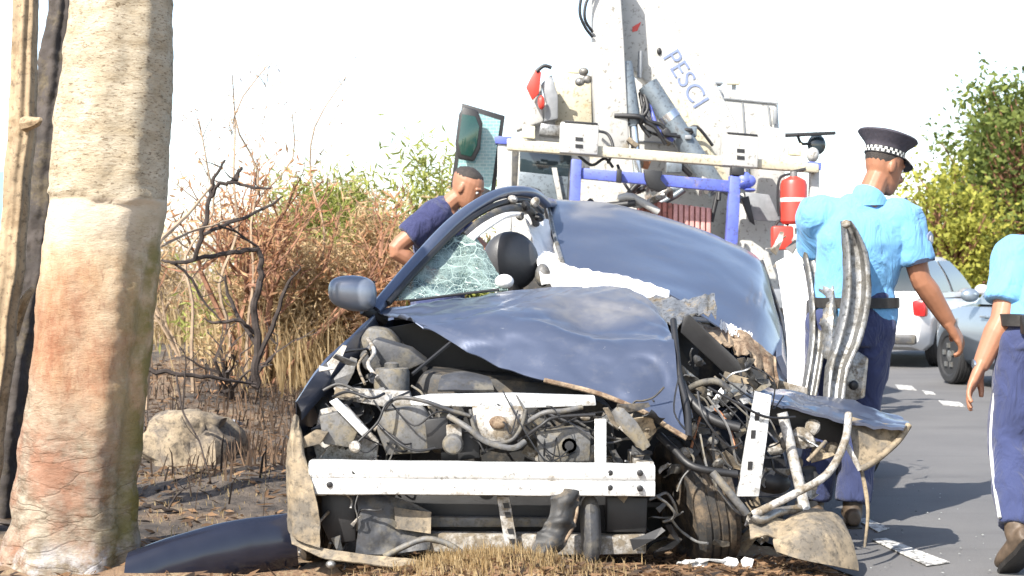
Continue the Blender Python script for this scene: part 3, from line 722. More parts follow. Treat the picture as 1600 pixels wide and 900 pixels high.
# roof, peeled down toward the right
sheet('roof', M['paint'], [
    [(856, 352, 9.9), (965, 358, 9.95), (1065, 382, 9.9), (1135, 410, 9.8), (1188, 440, 9.5), (1212, 520, 9.2)],
    [(848, 312, 9.2), (958, 319, 9.2), (1060, 346, 9.2), (1132, 374, 9.1), (1188, 408, 8.9), (1214, 486, 8.6)],
    [(855, 328, 8.75), (958, 340, 8.7), (1060, 368, 8.65), (1132, 396, 8.55), (1190, 436, 8.4), (1222, 515, 8.2)],
    [(864, 365, 8.3), (955, 385, 8.2), (1055, 412, 8.1), (1130, 440, 8.0), (1190, 480, 7.9), (1228, 556, 7.75)],
    [(880, 418, 7.85), (950, 432, 7.75), (1040, 458, 7.55), (1115, 505, 7.4), (1180, 548, 7.3), (1230, 608, 7.25)]],
    .007, 10, .005, 2.0, 5, crease=.004, ks=1.3)
pipe('roof_edge_trim', M['silver'], [(850, 312, 9.1), (858, 330, 8.7), (866, 366, 8.28), (882, 420, 7.83)], .012)
pipe('drip_rail', M['greyplastic'], [(1190, 408, 8.85), (1217, 486, 8.55), (1226, 520, 8.2), (1232, 560, 7.75), (1234, 608, 7.22)], .012)
# left windscreen pillar and roof rail
arch = [(585, 486, 6.98), (640, 421, 7.2), (700, 356, 7.46), (745, 321, 7.68), (785, 302, 7.9), (828, 301, 8.15), (852, 318, 8.4)]
MB().tube(PL(arch), [(.03, .034)]*7, 10, 6).build('windscreen_pillar', M['paint'], car, ang=60)
pipe('pillar_seal', M['black'], [(606, 474, 7.0), (655, 418, 7.2), (712, 360, 7.46), (755, 330, 7.66), (790, 316, 7.86), (825, 314, 8.1), (846, 332, 8.3)], .016)
pipe('pillar_trim', M['greyplastic'], [(725, 368, 7.5), (760, 340, 7.64), (795, 326, 7.84), (826, 328, 8.05), (838, 350, 8.2)], .02)
MB().tube(PL([(735, 372, 7.48), (758, 354, 7.58), (785, 338, 7.75), (808, 334, 7.9)]), [(.016, .03), (.02, .03), (.018, .03), (.012, .02)], 8, 5).build('headlining_strip', M['airbag'], car)
for i, (px, py) in enumerate([(800, 312), (822, 322), (836, 316), (842, 340), (812, 336)]):
    MB().ell(P(px, py, 7.9+.06*i), (.03, .04, .024), Matrix.Rotation(i*1.1, 3, 'Y'), 8, 6).build('torn_trim', M['black'] if i % 2 else M['dirtywhite'], car)
# what is left of the windscreen
sheet('windscreen', M['cracked'], [
    [(700, 372, 7.48), (722, 365, 7.5), (738, 366, 7.5), (746, 372, 7.5)],
    [(665, 405, 7.32), (705, 398, 7.4), (740, 392, 7.42), (760, 396, 7.44)],
    [(634, 438, 7.18), (690, 428, 7.28), (745, 420, 7.32), (776, 424, 7.34)],
    [(604, 470, 7.04), (680, 464, 7.12), (745, 456, 7.16), (794, 452, 7.18)]], .006, 6, .007, 14, 2)
MB().ell(P(788, 440, 7.22), (.045, .05, .035), None, 12, 8).build('airbag_scrap', M['airbag'], car)
pipe('wiper', M['black'], [(640, 470, 6.98), (700, 462, 7.02), (780, 452, 7.06)], .006, 6, 3)
# seat, headrest, curtain airbags
seat = MB()
seat.tube([P(800, 620, 7.9), P(798, 520, 8.0), P(797, 455, 8.08), P(796, 425, 8.12)], [(.22, .07), (.25, .08), (.22, .07), (.15, .05)], 16, 5)
so_ = seat.build('seat', M['blackdust'], car, ang=80)
hr = MB(); hr.ell(P(798, 408, 7.95), (.145, .09, .155), Matrix.Rotation(R(-12), 3, 'Y'), 22, 14)
hr.v = [tuple(Vector(v)) for v in hr.v]
o = hr.build('headrest', mat('dark_grey_vinyl', (.05, .05, .052), .42, 0, .15, 8, .1, 120), so_, ang=80); o.location = (0, 0, 0)
for dx in (-16, 16):
    o = MB().tube(PL([(800+dx, 440, 8.03), (800+dx, 480, 8.05)]), .007, 6).build('headrest_post', M['chrome'], so_); o.location = (0, 0, 0)
sheet('curtain_airbag', M['airbag'], [
    [(820, 336, 8.2), (838, 338, 8.3), (856, 345, 8.4)], [(832, 370, 8.1), (850, 375, 8.2), (866, 385, 8.2)],
    [(840, 410, 7.9), (858, 415, 7.95), (876, 420, 7.9)], [(846, 446, 7.7), (864, 446, 7.7), (884, 442, 7.7)]], .006, 5, .02, 8, 3)
MB().ell(P(848, 430, 7.85), (.04, .04, .06), None, 10, 8).build('seat_bolster', M['midgrey'], car)
def jag(name, m, top, bot, t=.006, seed=0, parent=None, depthbulge=.02, n=26):
    """torn strip between two edges, the lower edge ragged"""
    rng = random.Random(seed); A = spline(PL(top), [0]*len(top), n//(len(top)-1))[0]; B = spline(PL(bot), [0]*len(bot), n//(len(bot)-1))[0]
    k = min(len(A), len(B)); rows = []
    for s in (0, .3, .65, 1):
        rows.append([A[i].lerp(B[i], s*(1 if s < 1 else rng.uniform(.7, 1.15)))+Vector((0, rng.uniform(-1, 1)*depthbulge*(.4+s), rng.uniform(-.006, .006))) for i in range(k)])
    return MB().sheet(rows, t, 1, .004, 20, seed).build(name, m, car, ang=40)
jag('burst_airbag', M['airbag'], [(866, 408, 7.78), (920, 422, 7.68), (980, 432, 7.58), (1046, 454, 7.46)], [(860, 458, 7.4), (930, 458, 7.35), (990, 464, 7.3), (1042, 494, 7.25)], .012, 1, None, .05)
jag('torn_cowl', M['steel'], [(996, 470, 7.1), (1030, 462, 7.1), (1070, 468, 7.0), (1116, 458, 6.95)], [(1000, 512, 6.8), (1040, 514, 6.75), (1075, 505, 6.75), (1120, 495, 6.8)], .004, 2, None, .03)
jag('torn_scuttle', M['primer'], [(1080, 500, 6.95), (1120, 512, 6.95), (1165, 520, 6.9), (1212, 560, 6.9)], [(1085, 530, 6.8), (1130, 545, 6.75), (1170, 560, 6.75), (1216, 612, 6.75)], .005, 3, None, .03)
jag('airbag_shred', M['airbag'], [(1125, 500, 6.98), (1150, 510, 6.95), (1175, 520, 6.95)], [(1128, 528, 6.9), (1150, 524, 6.88), (1176, 540, 6.88)], .006, 9)
# wing mirror
mir = MB(); c0 = P(551, 458, 6.9)
mir.ell((0, 0, 0), (1, 1, 1), None, 28, 18)
def sq(v, e): return math.copysign(abs(v)**e, v)
vs = []
for v in mir.v:
    x, y, z = v; x, y, z = sq(x, .62), sq(y, .85), sq(z, .68)
    x2 = x*.108; z2 = z*.080*(1-.16*(-x if x < 0 else 0))-(.010*x); y2 = y*.075
    vs.append(tuple(c0+Vector((x2, y2, z2))))
mir.v = vs; mo = mir.build('wing_mirror', mat('reflection_lightened_mirror_paint', (.19, .215, .26), .3, .5, .08, 6), car, ang=80)  # body paint made greyer and lighter, standing in for reflected surroundings
o = MB().tube(PL([(568, 482, 6.95), (585, 492, 6.98), (600, 500, 7.02)]), [(.03, .025), (.025, .02), (.03, .03)], 8, 3).build('mirror_arm', M['black'], mo); o.location = (0, 0, 0)
o = MB().sheet([[c0+Vector((-.095, .068, -.05)), c0+Vector((.095, .068, -.055))], [c0+Vector((-.095, .068, .055)), c0+Vector((.095, .068, .055))]], .014, 2).build('mirror_glass', M['glass'], mo); o.location = (0, 0, 0)
# left wing
sheet('wing', M['paint'], [
    [(478, 800, 6.75), (490, 720, 6.85), (520, 640, 7.0), (560, 590, 7.1), (590, 560, 7.2)],
    [(462, 640, 6.02), (487, 592, 6.22), (520, 552, 6.5), (560, 515, 6.8), (588, 490, 7.0)],
    [(470, 642, 6.02), (505, 598, 6.22), (535, 566, 6.5), (568, 532, 6.8), (592, 504, 7.0)],
    [(472, 656, 6.06), (507, 616, 6.26), (537, 586, 6.54), (570, 552, 6.84), (594, 520, 7.02)]], .004, 5, .004, 7, 7)
sheet('bumper_corner', M['tan'], [
    [(452, 832, 6.3), (449, 760, 6.35), (450, 700, 6.4), (458, 655, 6.4)],
    [(451, 834, 5.98), (448, 760, 5.98), (450, 700, 5.98), (460, 648, 6.02)],
    [(468, 846, 5.9), (470, 770, 5.9), (466, 705, 5.93), (466, 650, 6.0)],
    [(500, 856, 5.88), (498, 800, 5.88), (484, 740, 5.9), (470, 664, 6.0)]], .005, 8, .006, 9, 4, crease=.010, ks=6)
sheet('bumper_lip', M['tan'], [[(452, 830, 5.98), (505, 856, 5.9), (570, 866, 5.86), (645, 874, 5.84), (700, 884, 5.84)], [(456, 850, 5.94), (508, 872, 5.86), (572, 880, 5.82), (646, 888, 5.8), (700, 894, 5.82)]], .006, 6, .006, 12, 5)
pris('lamp_bracket', M['tan'], [(462, 690), (490, 674), (512, 676), (500, 694), (466, 702)], 5.98, .08)
# bumper beam with bolt heads
beam = MB(); rows = []
for i in range(13):
    t = i/12; px = 483+(1023-483)*t; yb = 723+6*t; bow = .035*((2*t-1)**4)
    d = 5.88+bow
    top, bot = P(px, yb, d), P(px, yb+48-2*t, d); h = top.z-bot.z
    rows.append([top+Vector((0, .09, -.004)), top+Vector((0, .012, 0)), top+Vector((0, 0, -.012)), top+Vector((0, 0, -h*.40)), top+Vector((0, .007, -h*.46)), top+Vector((0, .007, -h*.54)), top+Vector((0, 0, -h*.60)), bot+Vector((0, 0, .012)), bot+Vector((0, .012, 0)), bot+Vector((0, .09, .004))])
beam.sheet(rows, .006, 2, .003, 5, 8)
bo = beam.build('bumper_beam', M['whitebeam'], car, ang=30)
for px, py in [(515, 757), (554, 737), (554, 757), (953, 739), (953, 762), (1000, 739), (1000, 763)]:
    c = P(px, py, 5.89); b = MB(); b.lathe([(.0125, 0), (.0125, .008), (.009, .010)], Matrix.Translation(c+Vector((0, .004, 0))) @ Matrix.Rotation(R(90), 4, 'X'), 10)
    o = b.build('bolt', M['black'], bo); o.location = (0, 0, 0)
for px, sgn in ((496, 1), (1008, -1)):
    pris('crash_box', M['dirtywhite'], [(px-14, 722), (px+14, 722), (px+14, 775), (px-14, 775)], 5.99, .45)
# upper radiator support and front panel
pris('radiator_support', M['whitebeam'], [(640, 622), (672, 617), (800, 615), (930, 619), (932, 634), (820, 638), (690, 635), (642, 634)], 6.08, .06, .006)
pris('support_ledge', M['dirtywhite'], [(520, 606), (640, 612), (645, 634), (600, 636), (530, 624)], 6.2, .06, .006)
cb = sheet('bonnet_catch_plate', M['dirtywhite'], [[(738, 634, 6.06), (762, 634, 6.05), (790, 634, 6.05), (818, 634, 6.06)], [(738, 662, 6.04), (762, 664, 6.0), (790, 664, 6.0), (816, 660, 6.04)], [(744, 686, 6.05), (766, 690, 6.0), (792, 688, 6.0), (812, 680, 6.05)]], .005, 5, .008, 16, 3)
o = MB().ell(P(778, 660, 5.985), (.035, .012, .026), None, 12, 8).build('bonnet_catch', M['primer'], cb); o.location = (0, 0, 0)
pipe('catch_hoop', M['greyplastic'], [(735, 640, 6.02), (742, 672, 5.99), (762, 690, 5.98), (794, 690, 5.98), (812, 672, 5.99), (822, 640, 6.02)], .008)
pris('lamp_housing', M['midgrey'], [(596, 640), (660, 634), (676, 660), (672, 708), (604, 712), (588, 672)], 6.05, .16, .012)
pris('lamp_housing', M['midgrey'], [(838, 676), (900, 668), (924, 676), (922, 722), (842, 724)], 6.06, .12, .01)
MB().lathe([(.018, 0), (.018, .03), (.03, .03)], Matrix.Translation(P(889, 695, 6.07)) @ Matrix.Rotation(R(90), 4, 'X'), 12).build('lamp_socket', M['black'], car)
MB().lathe([(.04, 0), (.042, .02), (.034, .04), (.02, .046)], Matrix.Translation(P(708, 693, 6.0)) @ Matrix.Rotation(R(90), 4, 'X'), 20).build('horn', M['midgrey'], car)
pris('horn_bracket', M['dirtywhite'], [(697, 664), (720, 662), (722, 682), (698, 684)], 6.02, .02)
pris('relay_box', M['black'], [(664, 656), (700, 652), (702, 700), (668, 704)], 6.03, .08)
pris('relay_box', M['black'], [(722, 664), (748, 680), (750, 716), (690, 722), (688, 706), (722, 702)], 6.08, .08)
pris('bonnet_stay_bracket', M['whitebeam'], [(514, 628), (526, 622), (576, 672), (566, 682)], 5.98, .02, .003)
pris('slam_panel', M['dirtywhite'], [(500, 640), (540, 632), (592, 690), (588, 722), (496, 722), (488, 690)], 6.12, .03, .004)
pris('lamp_mount', M['midgrey'], [(498, 650), (540, 640), (562, 668), (548, 700), (505, 694)], 6.02, .06, .008)
MB().lathe([(.022, 0), (.024, .03), (.018, .04)], Matrix.Translation(P(556, 699, 6.0)) @ Matrix.Rotation(R(80), 4, 'X'), 14).build('tow_socket', M['dirtywhite'], car)
# things in the engine bay
MB().lathe([(.070, -.1), (.074, -.05), (.074, .04), (.068, .055), (.03, .058), (.03, .075), (.02, .08)], Matrix.Translation(P(612, 596, 6.35)), 22).build('fluid_reservoir', M['midgrey'], car)
pris('air_box', M['greyplastic'], [(560, 556), (585, 528), (640, 545), (668, 566), (640, 578), (570, 580)], 6.55, .2, .015)
pris('strut_tower', M['midgrey'], [(556, 540), (575, 510), (605, 515), (628, 540), (612, 560), (566, 566)], 6.75, .2, .02)
MB().sheet(PX([[(684, 612, 6.2), (720, 612, 6.18), (772, 612, 6.2)], [(690, 592, 6.3), (724, 586, 6.3), (764, 594, 6.3)], [(700, 588, 6.5), (724, 584, 6.5), (755, 590, 6.5)]]), .01, 5, .004, 10).build('engine_cover', M['greyplastic'], car)
pris('engine_block', M['blackdust'], [(660, 580), (900, 600), (960, 640), (960, 800), (640, 800), (640, 620)], 6.42, .4, .03)
pris('firewall', M['black'], [(560, 520), (800, 478), (1050, 520), (1120, 640), (1100, 860), (540, 860), (530, 640)], 7.02, .03, 0)
MB().tube(PL([(644, 585, 6.35), (708, 532, 6.5)]), .008, 6).build('bonnet_stay', M['black'], car)
for nm, pts, r, m in [
    ('hose', [(588, 660, 6.03), (620, 690, 5.99), (650, 704, 5.98), (680, 700, 6.0)], .0055, 'black'),
    ('hose', [(600, 640, 6.05), (620, 622, 6.02), (660, 626, 5.99), (700, 640, 6.0), (735, 650, 6.0)], .008, 'greyplastic'),
    ('hose', [(820, 662, 6.03), (850, 645, 6.0), (880, 642, 6.0), (910, 636, 6.02)], .010, 'midgrey'),
    ('hose', [(810, 690, 6.03), (845, 665, 5.99), (868, 652, 6.0), (930, 648, 6.02)], .007, 'black'),
    ('hose', [(700, 650, 6.0), (730, 668, 5.97), (760, 690, 5.96), (800, 700, 5.97), (820, 690, 6.0)], .012, 'midgrey'),
    ('cable', [(560, 690, 5.97), (590, 660, 5.98), (605, 630, 6.0), (640, 612, 6.1)], .005, 'black'),
    ('cable', [(520, 620, 6.1), (545, 612, 6.05), (580, 622, 6.0), (600, 615, 6.1)], .006, 'black'),
    ('cable', [(505, 610, 6.1), (530, 600, 6.1), (560, 612, 6.1)], .006, 'greyplastic'),
    ('cable', [(590, 590, 6.2), (575, 570, 6.3), (585, 550, 6.4), (575, 530, 6.6)], .009, 'dirtywhite'),
    ('cable', [(570, 600, 6.15), (560, 570, 6.3), (580, 545, 6.5)], .006, 'tan'),
    ('hose', [(1054, 571, 6.32), (1073, 617, 6.22), (1111, 654, 6.15), (1156, 669, 6.12)], .021, 'black'),
    ('hose', [(1030, 680, 6.2), (1054, 703, 6.12), (1085, 730, 6.05), (1152, 741, 6.05)], .016, 'black'),
    ('hose', [(1072, 612, 6.3), (1090, 600, 6.25), (1120, 596, 6.2), (1140, 610, 6.2)], .014, 'greyplastic'),
    ('cable', [(1290, 690, 6.15), (1275, 706, 6.1), (1262, 720, 6.1)], .008, 'tan'),
    ('cable', [(1080, 700, 6.2), (1100, 640, 6.3), (1130, 650, 6.2), (1150, 700, 6.1)], .006, 'copper')]:
    pipe(nm, M[m], pts, r, 8, 5)
# lower front
pris('lower_housing', M['black'], [(502, 772), (556, 772), (556, 846), (516, 850), (502, 820)], 6.0, .1, .006)
sheet('air_deflector', M['greyplastic'], [[(557, 773, 5.98), (600, 773, 6.0), (640, 784, 6.0), (674, 800, 6.0)], [(560, 820, 5.95), (605, 822, 5.97), (640, 828, 5.98), (672, 834, 5.98)], [(556, 866, 5.92), (605, 866, 5.95), (640, 862, 5.96), (672, 858, 5.96)]], .006, 8, .012, 8, 2, crease=.014, ks=6)
sheet('torn_liner', M['tan'], [[(616, 792, 5.975), (645, 797, 5.98), (674, 800, 5.975)], [(618, 826, 5.955), (646, 830, 5.96), (673, 834, 5.96)]], .004, 5, .006, 12, 6)
pris('radiator', M['black'], [(600, 770), (1010, 772), (1010, 840), (600, 840)], 6.14, .05, .003)
pris('radiator_tank', M['midgrey'], [(672, 808), (866, 810), (864, 824), (672, 824)], 6.06, .04, .006)
pris('lower_crossmember', M['dirtywhite'], [(660, 834), (850, 836), (948, 838), (1010, 836), (1010, 866), (900, 868), (760, 866), (664, 862)], 6.0, .08, .008)
br = pris('centre_brace', M['dirtywhite'], [(776, 776), (796, 776), (810, 858), (790, 858)], 5.96, .02, .003)
for y in (786, 800, 826, 842):
    o = MB().prism([(784+(y-776)*.17, y), (793+(y-776)*.17, y), (795+(y-776)*.17, y+8), (786+(y-776)*.17, y+8)], 5.9565, .006).build('slot', M['black'], br); o.location = (0, 0, 0)
sheet('broken_grille_strip', M['blackdust'], [[(868, 768, 5.9), (858, 810, 5.86), (842, 840, 5.84), (824, 872, 5.8)], [(886, 764, 5.88), (880, 810, 5.84), (866, 842, 5.81), (838, 876, 5.78)], [(902, 768, 5.9), (900, 806, 5.88), (884, 842, 5.85), (850, 876, 5.82)]], .008, 7, .012, 14, 2, crease=.012, ks=9)
pipe('strip_edge', M['primer'], [(902, 770, 5.89), (900, 808, 5.87), (884, 843, 5.84), (851, 877, 5.81)], .007)
MB().tube([P(922, 790, 5.98), P(922, 800, 5.96), P(924, 850, 5.94), P(924, 868, 5.95)], [(.05, .03), (.058, .04), (.056, .04), (.05, .03)], 12, 4).build('cooling_duct', M['greyplastic'], car)
pris('lamp_void', M['black'], [(948, 776), (1012, 778), (1010, 832), (948, 832)], 6.02, .1, .006)
pipe('undertray_edge', M['midgrey'], [(600, 870, 5.9), (640, 850, 5.9), (668, 842, 5.9), (700, 850, 5.9), (730, 870, 5.88)], .012)
MB().ell(P(517, 882, 5.85), (.02, .02, .016), None, 8, 6).build('tow_eye', M['steel'], car)
# right front: twisted metal round the wheel
pris('inner_wing', M['black'], [(1068, 494), (1078, 492), (1176, 585, -.1), (1178, 614, -.1), (1150, 600, -.05), (1064, 520)], 6.62, .02, .002)
pris('chassis_plate', M['whitebeam'], [(1181, 612), (1206, 618), (1198, 690), (1186, 776), (1152, 776), (1166, 690)], 6.05, .03, .004)
for px, py in ((1183, 650), (1177, 678), (1172, 727)):
    pris('plate_slot', M['black'], [(px-3, py-6), (px+4, py-6), (px+3, py+7), (px-4, py+7)], 6.046, .01, 0)
pipe('suspension_strut', M['dirtywhite'], [(1222, 645, 6.2), (1236, 700, 6.18), (1260, 805, 6.1)], .022, 12, 3)
pipe('anti_roll_bar', M['dirtywhite'], [(1326, 647, 6.25), (1320, 690, 6.15), (1292, 741, 6.05), (1235, 775, 6.0), (1176, 804, 6.0)], .016, 10)
pipe('track_rod', M['midgrey'], [(1113, 738, 6.0), (1140, 770, 5.98), (1166, 802, 6.0)], .016, 8, 3)
pipe('wishbone', M['steel'], [(1176, 806, 6.0), (1190, 812, 6.0), (1215, 800, 6.05), (1250, 795, 6.1)], .018, 8, 4)
MB().ell(P(1204, 752, 6.25), (.085, .06, .05), Matrix.Rotation(.2, 3, 'Y'), 14, 10).build('hub', M['black'], car)
wf = sheet('crushed_wing', M['paint'], [[(1180, 604, 6.65), (1240, 610, 6.66), (1310, 622, 6.66), (1408, 646, 6.62)], [(1186, 612, 6.45), (1245, 622, 6.45), (1312, 638, 6.45), (1420, 660, 6.4)], [(1192, 626, 6.3), (1248, 638, 6.28), (1314, 652, 6.26), (1412, 670, 6.24)]], .012, 8, .010, 7, 9, crease=.012, ks=6)
sheet('wing_inside', M['tan'], [[(1326, 650, 6.30), (1372, 660, 6.32), (1420, 667, 6.34)], [(1332, 690, 6.24), (1360, 690, 6.28), (1396, 692, 6.3)], [(1342, 732, 6.2), (1350, 728, 6.22), (1360, 720, 6.24)]], .005, 5, .006, 10, 4)
pipe('wing_flange', M['tan'], [(1420, 664, 6.32), (1402, 690, 6.28), (1370, 718, 6.22), (1344, 734, 6.18)], .014)
pipe('wing_brace', M['dirtywhite'], [(1318, 686, 6.2), (1330, 708, 6.18), (1344, 734, 6.18)], .012, 6, 3)
pris('wing_lining', M['black'], [(1200, 622), (1330, 655), (1322, 700), (1260, 680), (1200, 660)], 6.4, .02, .003)
pipe('hanging_strip', M['tan'], [(1345, 728, 6.2), (1353, 770, 6.2), (1356, 805, 6.18), (1351, 855, 6.18)], [.008, .009, .008, .006], 6)
sheet('wheel_arch_liner', M['tan'], [[(1212, 826, 6.02), (1240, 806, 6.06), (1270, 796, 6.1), (1300, 800, 6.12), (1322, 822, 6.12)], [(1208, 845, 5.95), (1240, 836, 5.92), (1272, 832, 5.92), (1306, 838, 5.96), (1332, 850, 6.04)], [(1212, 862, 5.94), (1244, 872, 5.88), (1280, 880, 5.88), (1312, 886, 5.92), (1340, 892, 6.0)]], .006, 6, .012, 7, 3)
sheet('liner_edge', M['tan'], [[(1170, 812, 6.05), (1200, 806, 6.05), (1235, 815, 6.05)], [(1172, 838, 5.95), (1200, 836, 5.95), (1225, 845, 5.95)]], .005, 5, .016, 14, 5)
for i, (px, py, s) in enumerate([(1255, 684, .055), (1232, 690, .04), (1268, 668, .035), (1215, 700, .035), (1243, 722, .03), (1280, 704, .035), (1300, 700, .03)]):
    b = MB(); b.ell((0, 0, 0), (s, s*.7, s*.8), Matrix.Rotation(i, 3, 'Y'), 9, 7); b.v = [tuple(Vector(v)*(1+.5*nse(v, 22, i))+P(px, py, 6.28+.02*i)) for v in b.v]
    b.build('crushed_casting', M['dirtywhite'] if i < 4 else M['tan'], car, ang=30)
# wheel: tyre with grooves, rim
wc = P(1086, 782, 6.42); wm = Matrix.Translation(wc) @ Matrix.Rotation(R(14), 4, 'Z') @ Matrix.Rotation(R(90-11), 4, 'Y')
def tyre_prof(r, w):
    pr = [(r*.66, -w*.42), (r*.72, -w*.5), (r*.9, -w*.52), (r*.965, -w*.46)]
    for i in range(4):
        a = -w*.40+i*w*.2
        pr += [(r, a), (r, a+w*.13), (r*.968, a+w*.145), (r*.968, a+w*.185)]
    pr += [(r*.965, w*.46), (r*.9, w*.52), (r*.72, w*.5), (r*.66, w*.42)]
    return pr
wl_ = MB(); wl_.lathe(tyre_prof(.285, .18), wm, 40); wo = wl_.build('wheel', M['rubber'], car, ang=30)
o = MB().lathe([(.19, -.07), (.185, -.05), (.16, .0), (.06, .02), (.05, .05)], wm, 24).build('rim', M['greyplastic'], wo); o.location = (0, 0, 0)
for px, py, d in ((500, 790, 6.45), (880, 620, 9.35), (1330, 650, 9.0)):
    c = P(px, py, d); c.z = .27; b = MB(); b.lathe(tyre_prof(.28, .17), Matrix.Translation(c) @ Matrix.Rotation(R(12), 4, 'Z') @ Matrix.Rotation(R(90), 4, 'Y'), 28)
    wo = b.build('wheel', M['rubber'], car, ang=30); o = MB().lathe([(.185, -.06), (.17, .0), (.06, .03)], Matrix.Translation(c) @ Matrix.Rotation(R(12), 4, 'Z') @ Matrix.Rotation(R(90), 4, 'Y'), 20).build('rim', M['grey'], wo); o.location = (0, 0, 0)
# right flank: torn door pillars
sheet('side_airbag', M['airbag'], [[(1212, 410, 7.9), (1232, 398, 7.85), (1252, 400, 7.8)], [(1222, 470, 7.7), (1240, 470, 7.66), (1264, 470, 7.6)], [(1230, 540, 7.4), (1244, 540, 7.4), (1258, 545, 7.35)], [(1230, 612, 7.2), (1242, 612, 7.2), (1252, 612, 7.15)]], .008, 5, .012, 9, 2)
def pillar(name, m, path, w, dep=.05, seed=0):
    rows = []
    for (px, py, d, k) in path:
        a = P(px, py, d); ww = w*k
        rows.append([a+Vector((-ww, dep, 0)), a+Vector((-ww*.9, .0, 0)), a+Vector((-ww*.55, -.005, 0)), a+Vector((-ww*.4, dep*.6, 0)), a+Vector((ww*.3, dep*.6, 0)), a+Vector((ww*.5, -.005, 0)), a+Vector((ww*.9, 0, 0)), a+Vector((ww, dep, 0))])
    return MB().sheet(rows, .004, 3, .003, 14, seed).build(name, m, car, ang=35)
pillar('door_pillar', M['silver'], [(1258, 366, 7.4, .7), (1274, 420, 7.3, .9), (1281, 480, 7.2, .9), (1279, 540, 7.1, .8), (1266, 618, 7.0, .8)], .045, .05, 1)
pipe('door_seal', M['black'], [(1262, 350, 7.45), (1276, 385, 7.4), (1286, 420, 7.35), (1290, 450, 7.3)], [.014, .026, .026, .014])
pillar('door_pillar', M['silver'], [(1324, 345, 6.95, .35), (1334, 372, 6.95, .75), (1341, 410, 6.95, 1), (1341, 470, 6.92, 1.1), (1328, 530, 6.9, 1.1), (1312, 575, 6.85, .9), (1306, 622, 6.8, .8)], .058, .06, 4)
MB().ell(P(1322, 350, 6.93), (.022, .02, .02), None, 8, 6).build('hinge_pin', M['dirtywhite'], car)
pris('pillar_base', M['steel'], [(1302, 575), (1340, 548), (1358, 560), (1352, 622), (1320, 630), (1298, 622)], 6.95, .04, .01)
MB().ell(P(1334, 602, 6.93), (.022, .012, .022), None, 12, 8).build('pillar_hole', M['black'], car)
sheet('torn_door_skin', M['steel'], [[(1282, 440, 7.28), (1298, 432, 7.2), (1314, 446, 7.2)], [(1284, 480, 7.2), (1302, 478, 7.1), (1318, 484, 7.14)], [(1286, 520, 7.12), (1300, 524, 7.04), (1312, 530, 7.08)], [(1290, 560, 7.05), (1300, 566, 7.0), (1308, 560, 7.0)]], .004, 6, .03, 14, 3)
MB().ell(P(1296, 425, 7.25), (.03, .03, .05), None, 10, 8).build('door_latch', M['midgrey'], car)
pris('sill_void', M['black'], [(1262, 470), (1284, 460), (1320, 560), (1312, 612), (1256, 612)], 7.5, .04, .004)
pris('sill_bracket', M['dirtywhite'], [(1205, 590), (1238, 600), (1262, 606), (1262, 622), (1205, 612)], 6.9, .03, .004)
# tangled bits: brackets, cables, clips
rng = random.Random(21)
def scrap(px0, px1, py0, py1, d0, d1, n, mats_, names, smin=.01, smax=.035):
    for i in range(n):
        c = P(rng.uniform(px0, px1), rng.uniform(py0, py1), rng.uniform(d0, d1)); rot = Matrix.Rotation(rng.uniform(-1.2, 1.2), 3, 'Y') @ Matrix.Rotation(rng.uniform(-.8, .8), 3, 'X')
        nm = rng.choice(names); m = M[rng.choice(mats_)]; b = MB()
        if nm == 'cable':
            p = [c]; v = rv(rng).normalized()
            for k in range(4): v = (v+rv(rng, .5)).normalized(); p.append(p[-1]+v*rng.uniform(.03, .06))
            b.tube(p, rng.uniform(.003, .007), 6, 4).build('cable', m, car, ang=60)
        elif nm == 'bracket':
            L = rng.uniform(smin, smax)*2.2; W = L*rng.uniform(.25, .5)
            pts = [Vector((-L, 0, -W)), Vector((L*.3, 0, -W*.8)), Vector((L, .01, -W*.2)), Vector((L*.9, .015, W*.6)), Vector((-L*.2, 0, W*.7)), Vector((-L*.9, -.01, W))]
            q = [c+rot @ v for v in pts]; q2 = [v+rot @ Vector((0, .006, 0)) for v in q]
            b.add(q+q2, [(0, 1, 2, 3, 4, 5), (11, 10, 9, 8, 7, 6)]+[(j, j+6, (j+1) % 6+6, (j+1) % 6) for j in range(6)]).build('bracket', m, car, smooth=False, recalc=True)
        else:
            s_ = rng.uniform(smin, smax); b.ell((0, 0, 0), (s_, s_*.6, s_*.7), rot, 8, 6); b.v = [tuple(Vector(v)*(1+.6*nse(v, 30, i))+c) for v in b.v]
            b.build(nm, m, car, ang=30)
scrap(500, 600, 560, 720, 6.1, 6.5, 26, ['midgrey', 'black', 'dirtywhite', 'greyplastic', 'tan'], ['bracket', 'cable', 'fitting', 'bracket'])
scrap(600, 940, 640, 720, 6.1, 6.3, 34, ['midgrey', 'black', 'blackdust', 'dirtywhite', 'greyplastic'], ['bracket', 'cable', 'fitting', 'cable'])
scrap(930, 1010, 630, 760, 5.98, 6.3, 22, ['midgrey', 'steel', 'tan', 'blackdust', 'dirtywhite'], ['bracket', 'cable', 'fitting', 'bracket'])
scrap(1070, 1180, 560, 740, 6.15, 6.5, 34, ['midgrey', 'steel', 'blackdust', 'dirtywhite', 'tan'], ['bracket', 'cable', 'fitting', 'bracket'])
scrap(1120, 1300, 680, 860, 6.1, 6.4, 34, ['midgrey', 'steel', 'blackdust', 'dirtywhite', 'tan'], ['bracket', 'cable', 'fitting', 'bracket'])
scrap(1010, 1060, 760, 860, 5.95, 6.2, 12, ['midgrey', 'tan', 'black'], ['bracket', 'cable'])
scrap(505, 560, 780, 860, 5.92, 6.0, 9, ['dirtywhite', 'midgrey', 'black'], ['bracket', 'cable'], .008, .02)
scrap(1210, 1300, 360, 430, 7.8, 8.6, 18, ['dirtywhite', 'midgrey', 'black', 'airbag'], ['bracket', 'fitting', 'cable'])
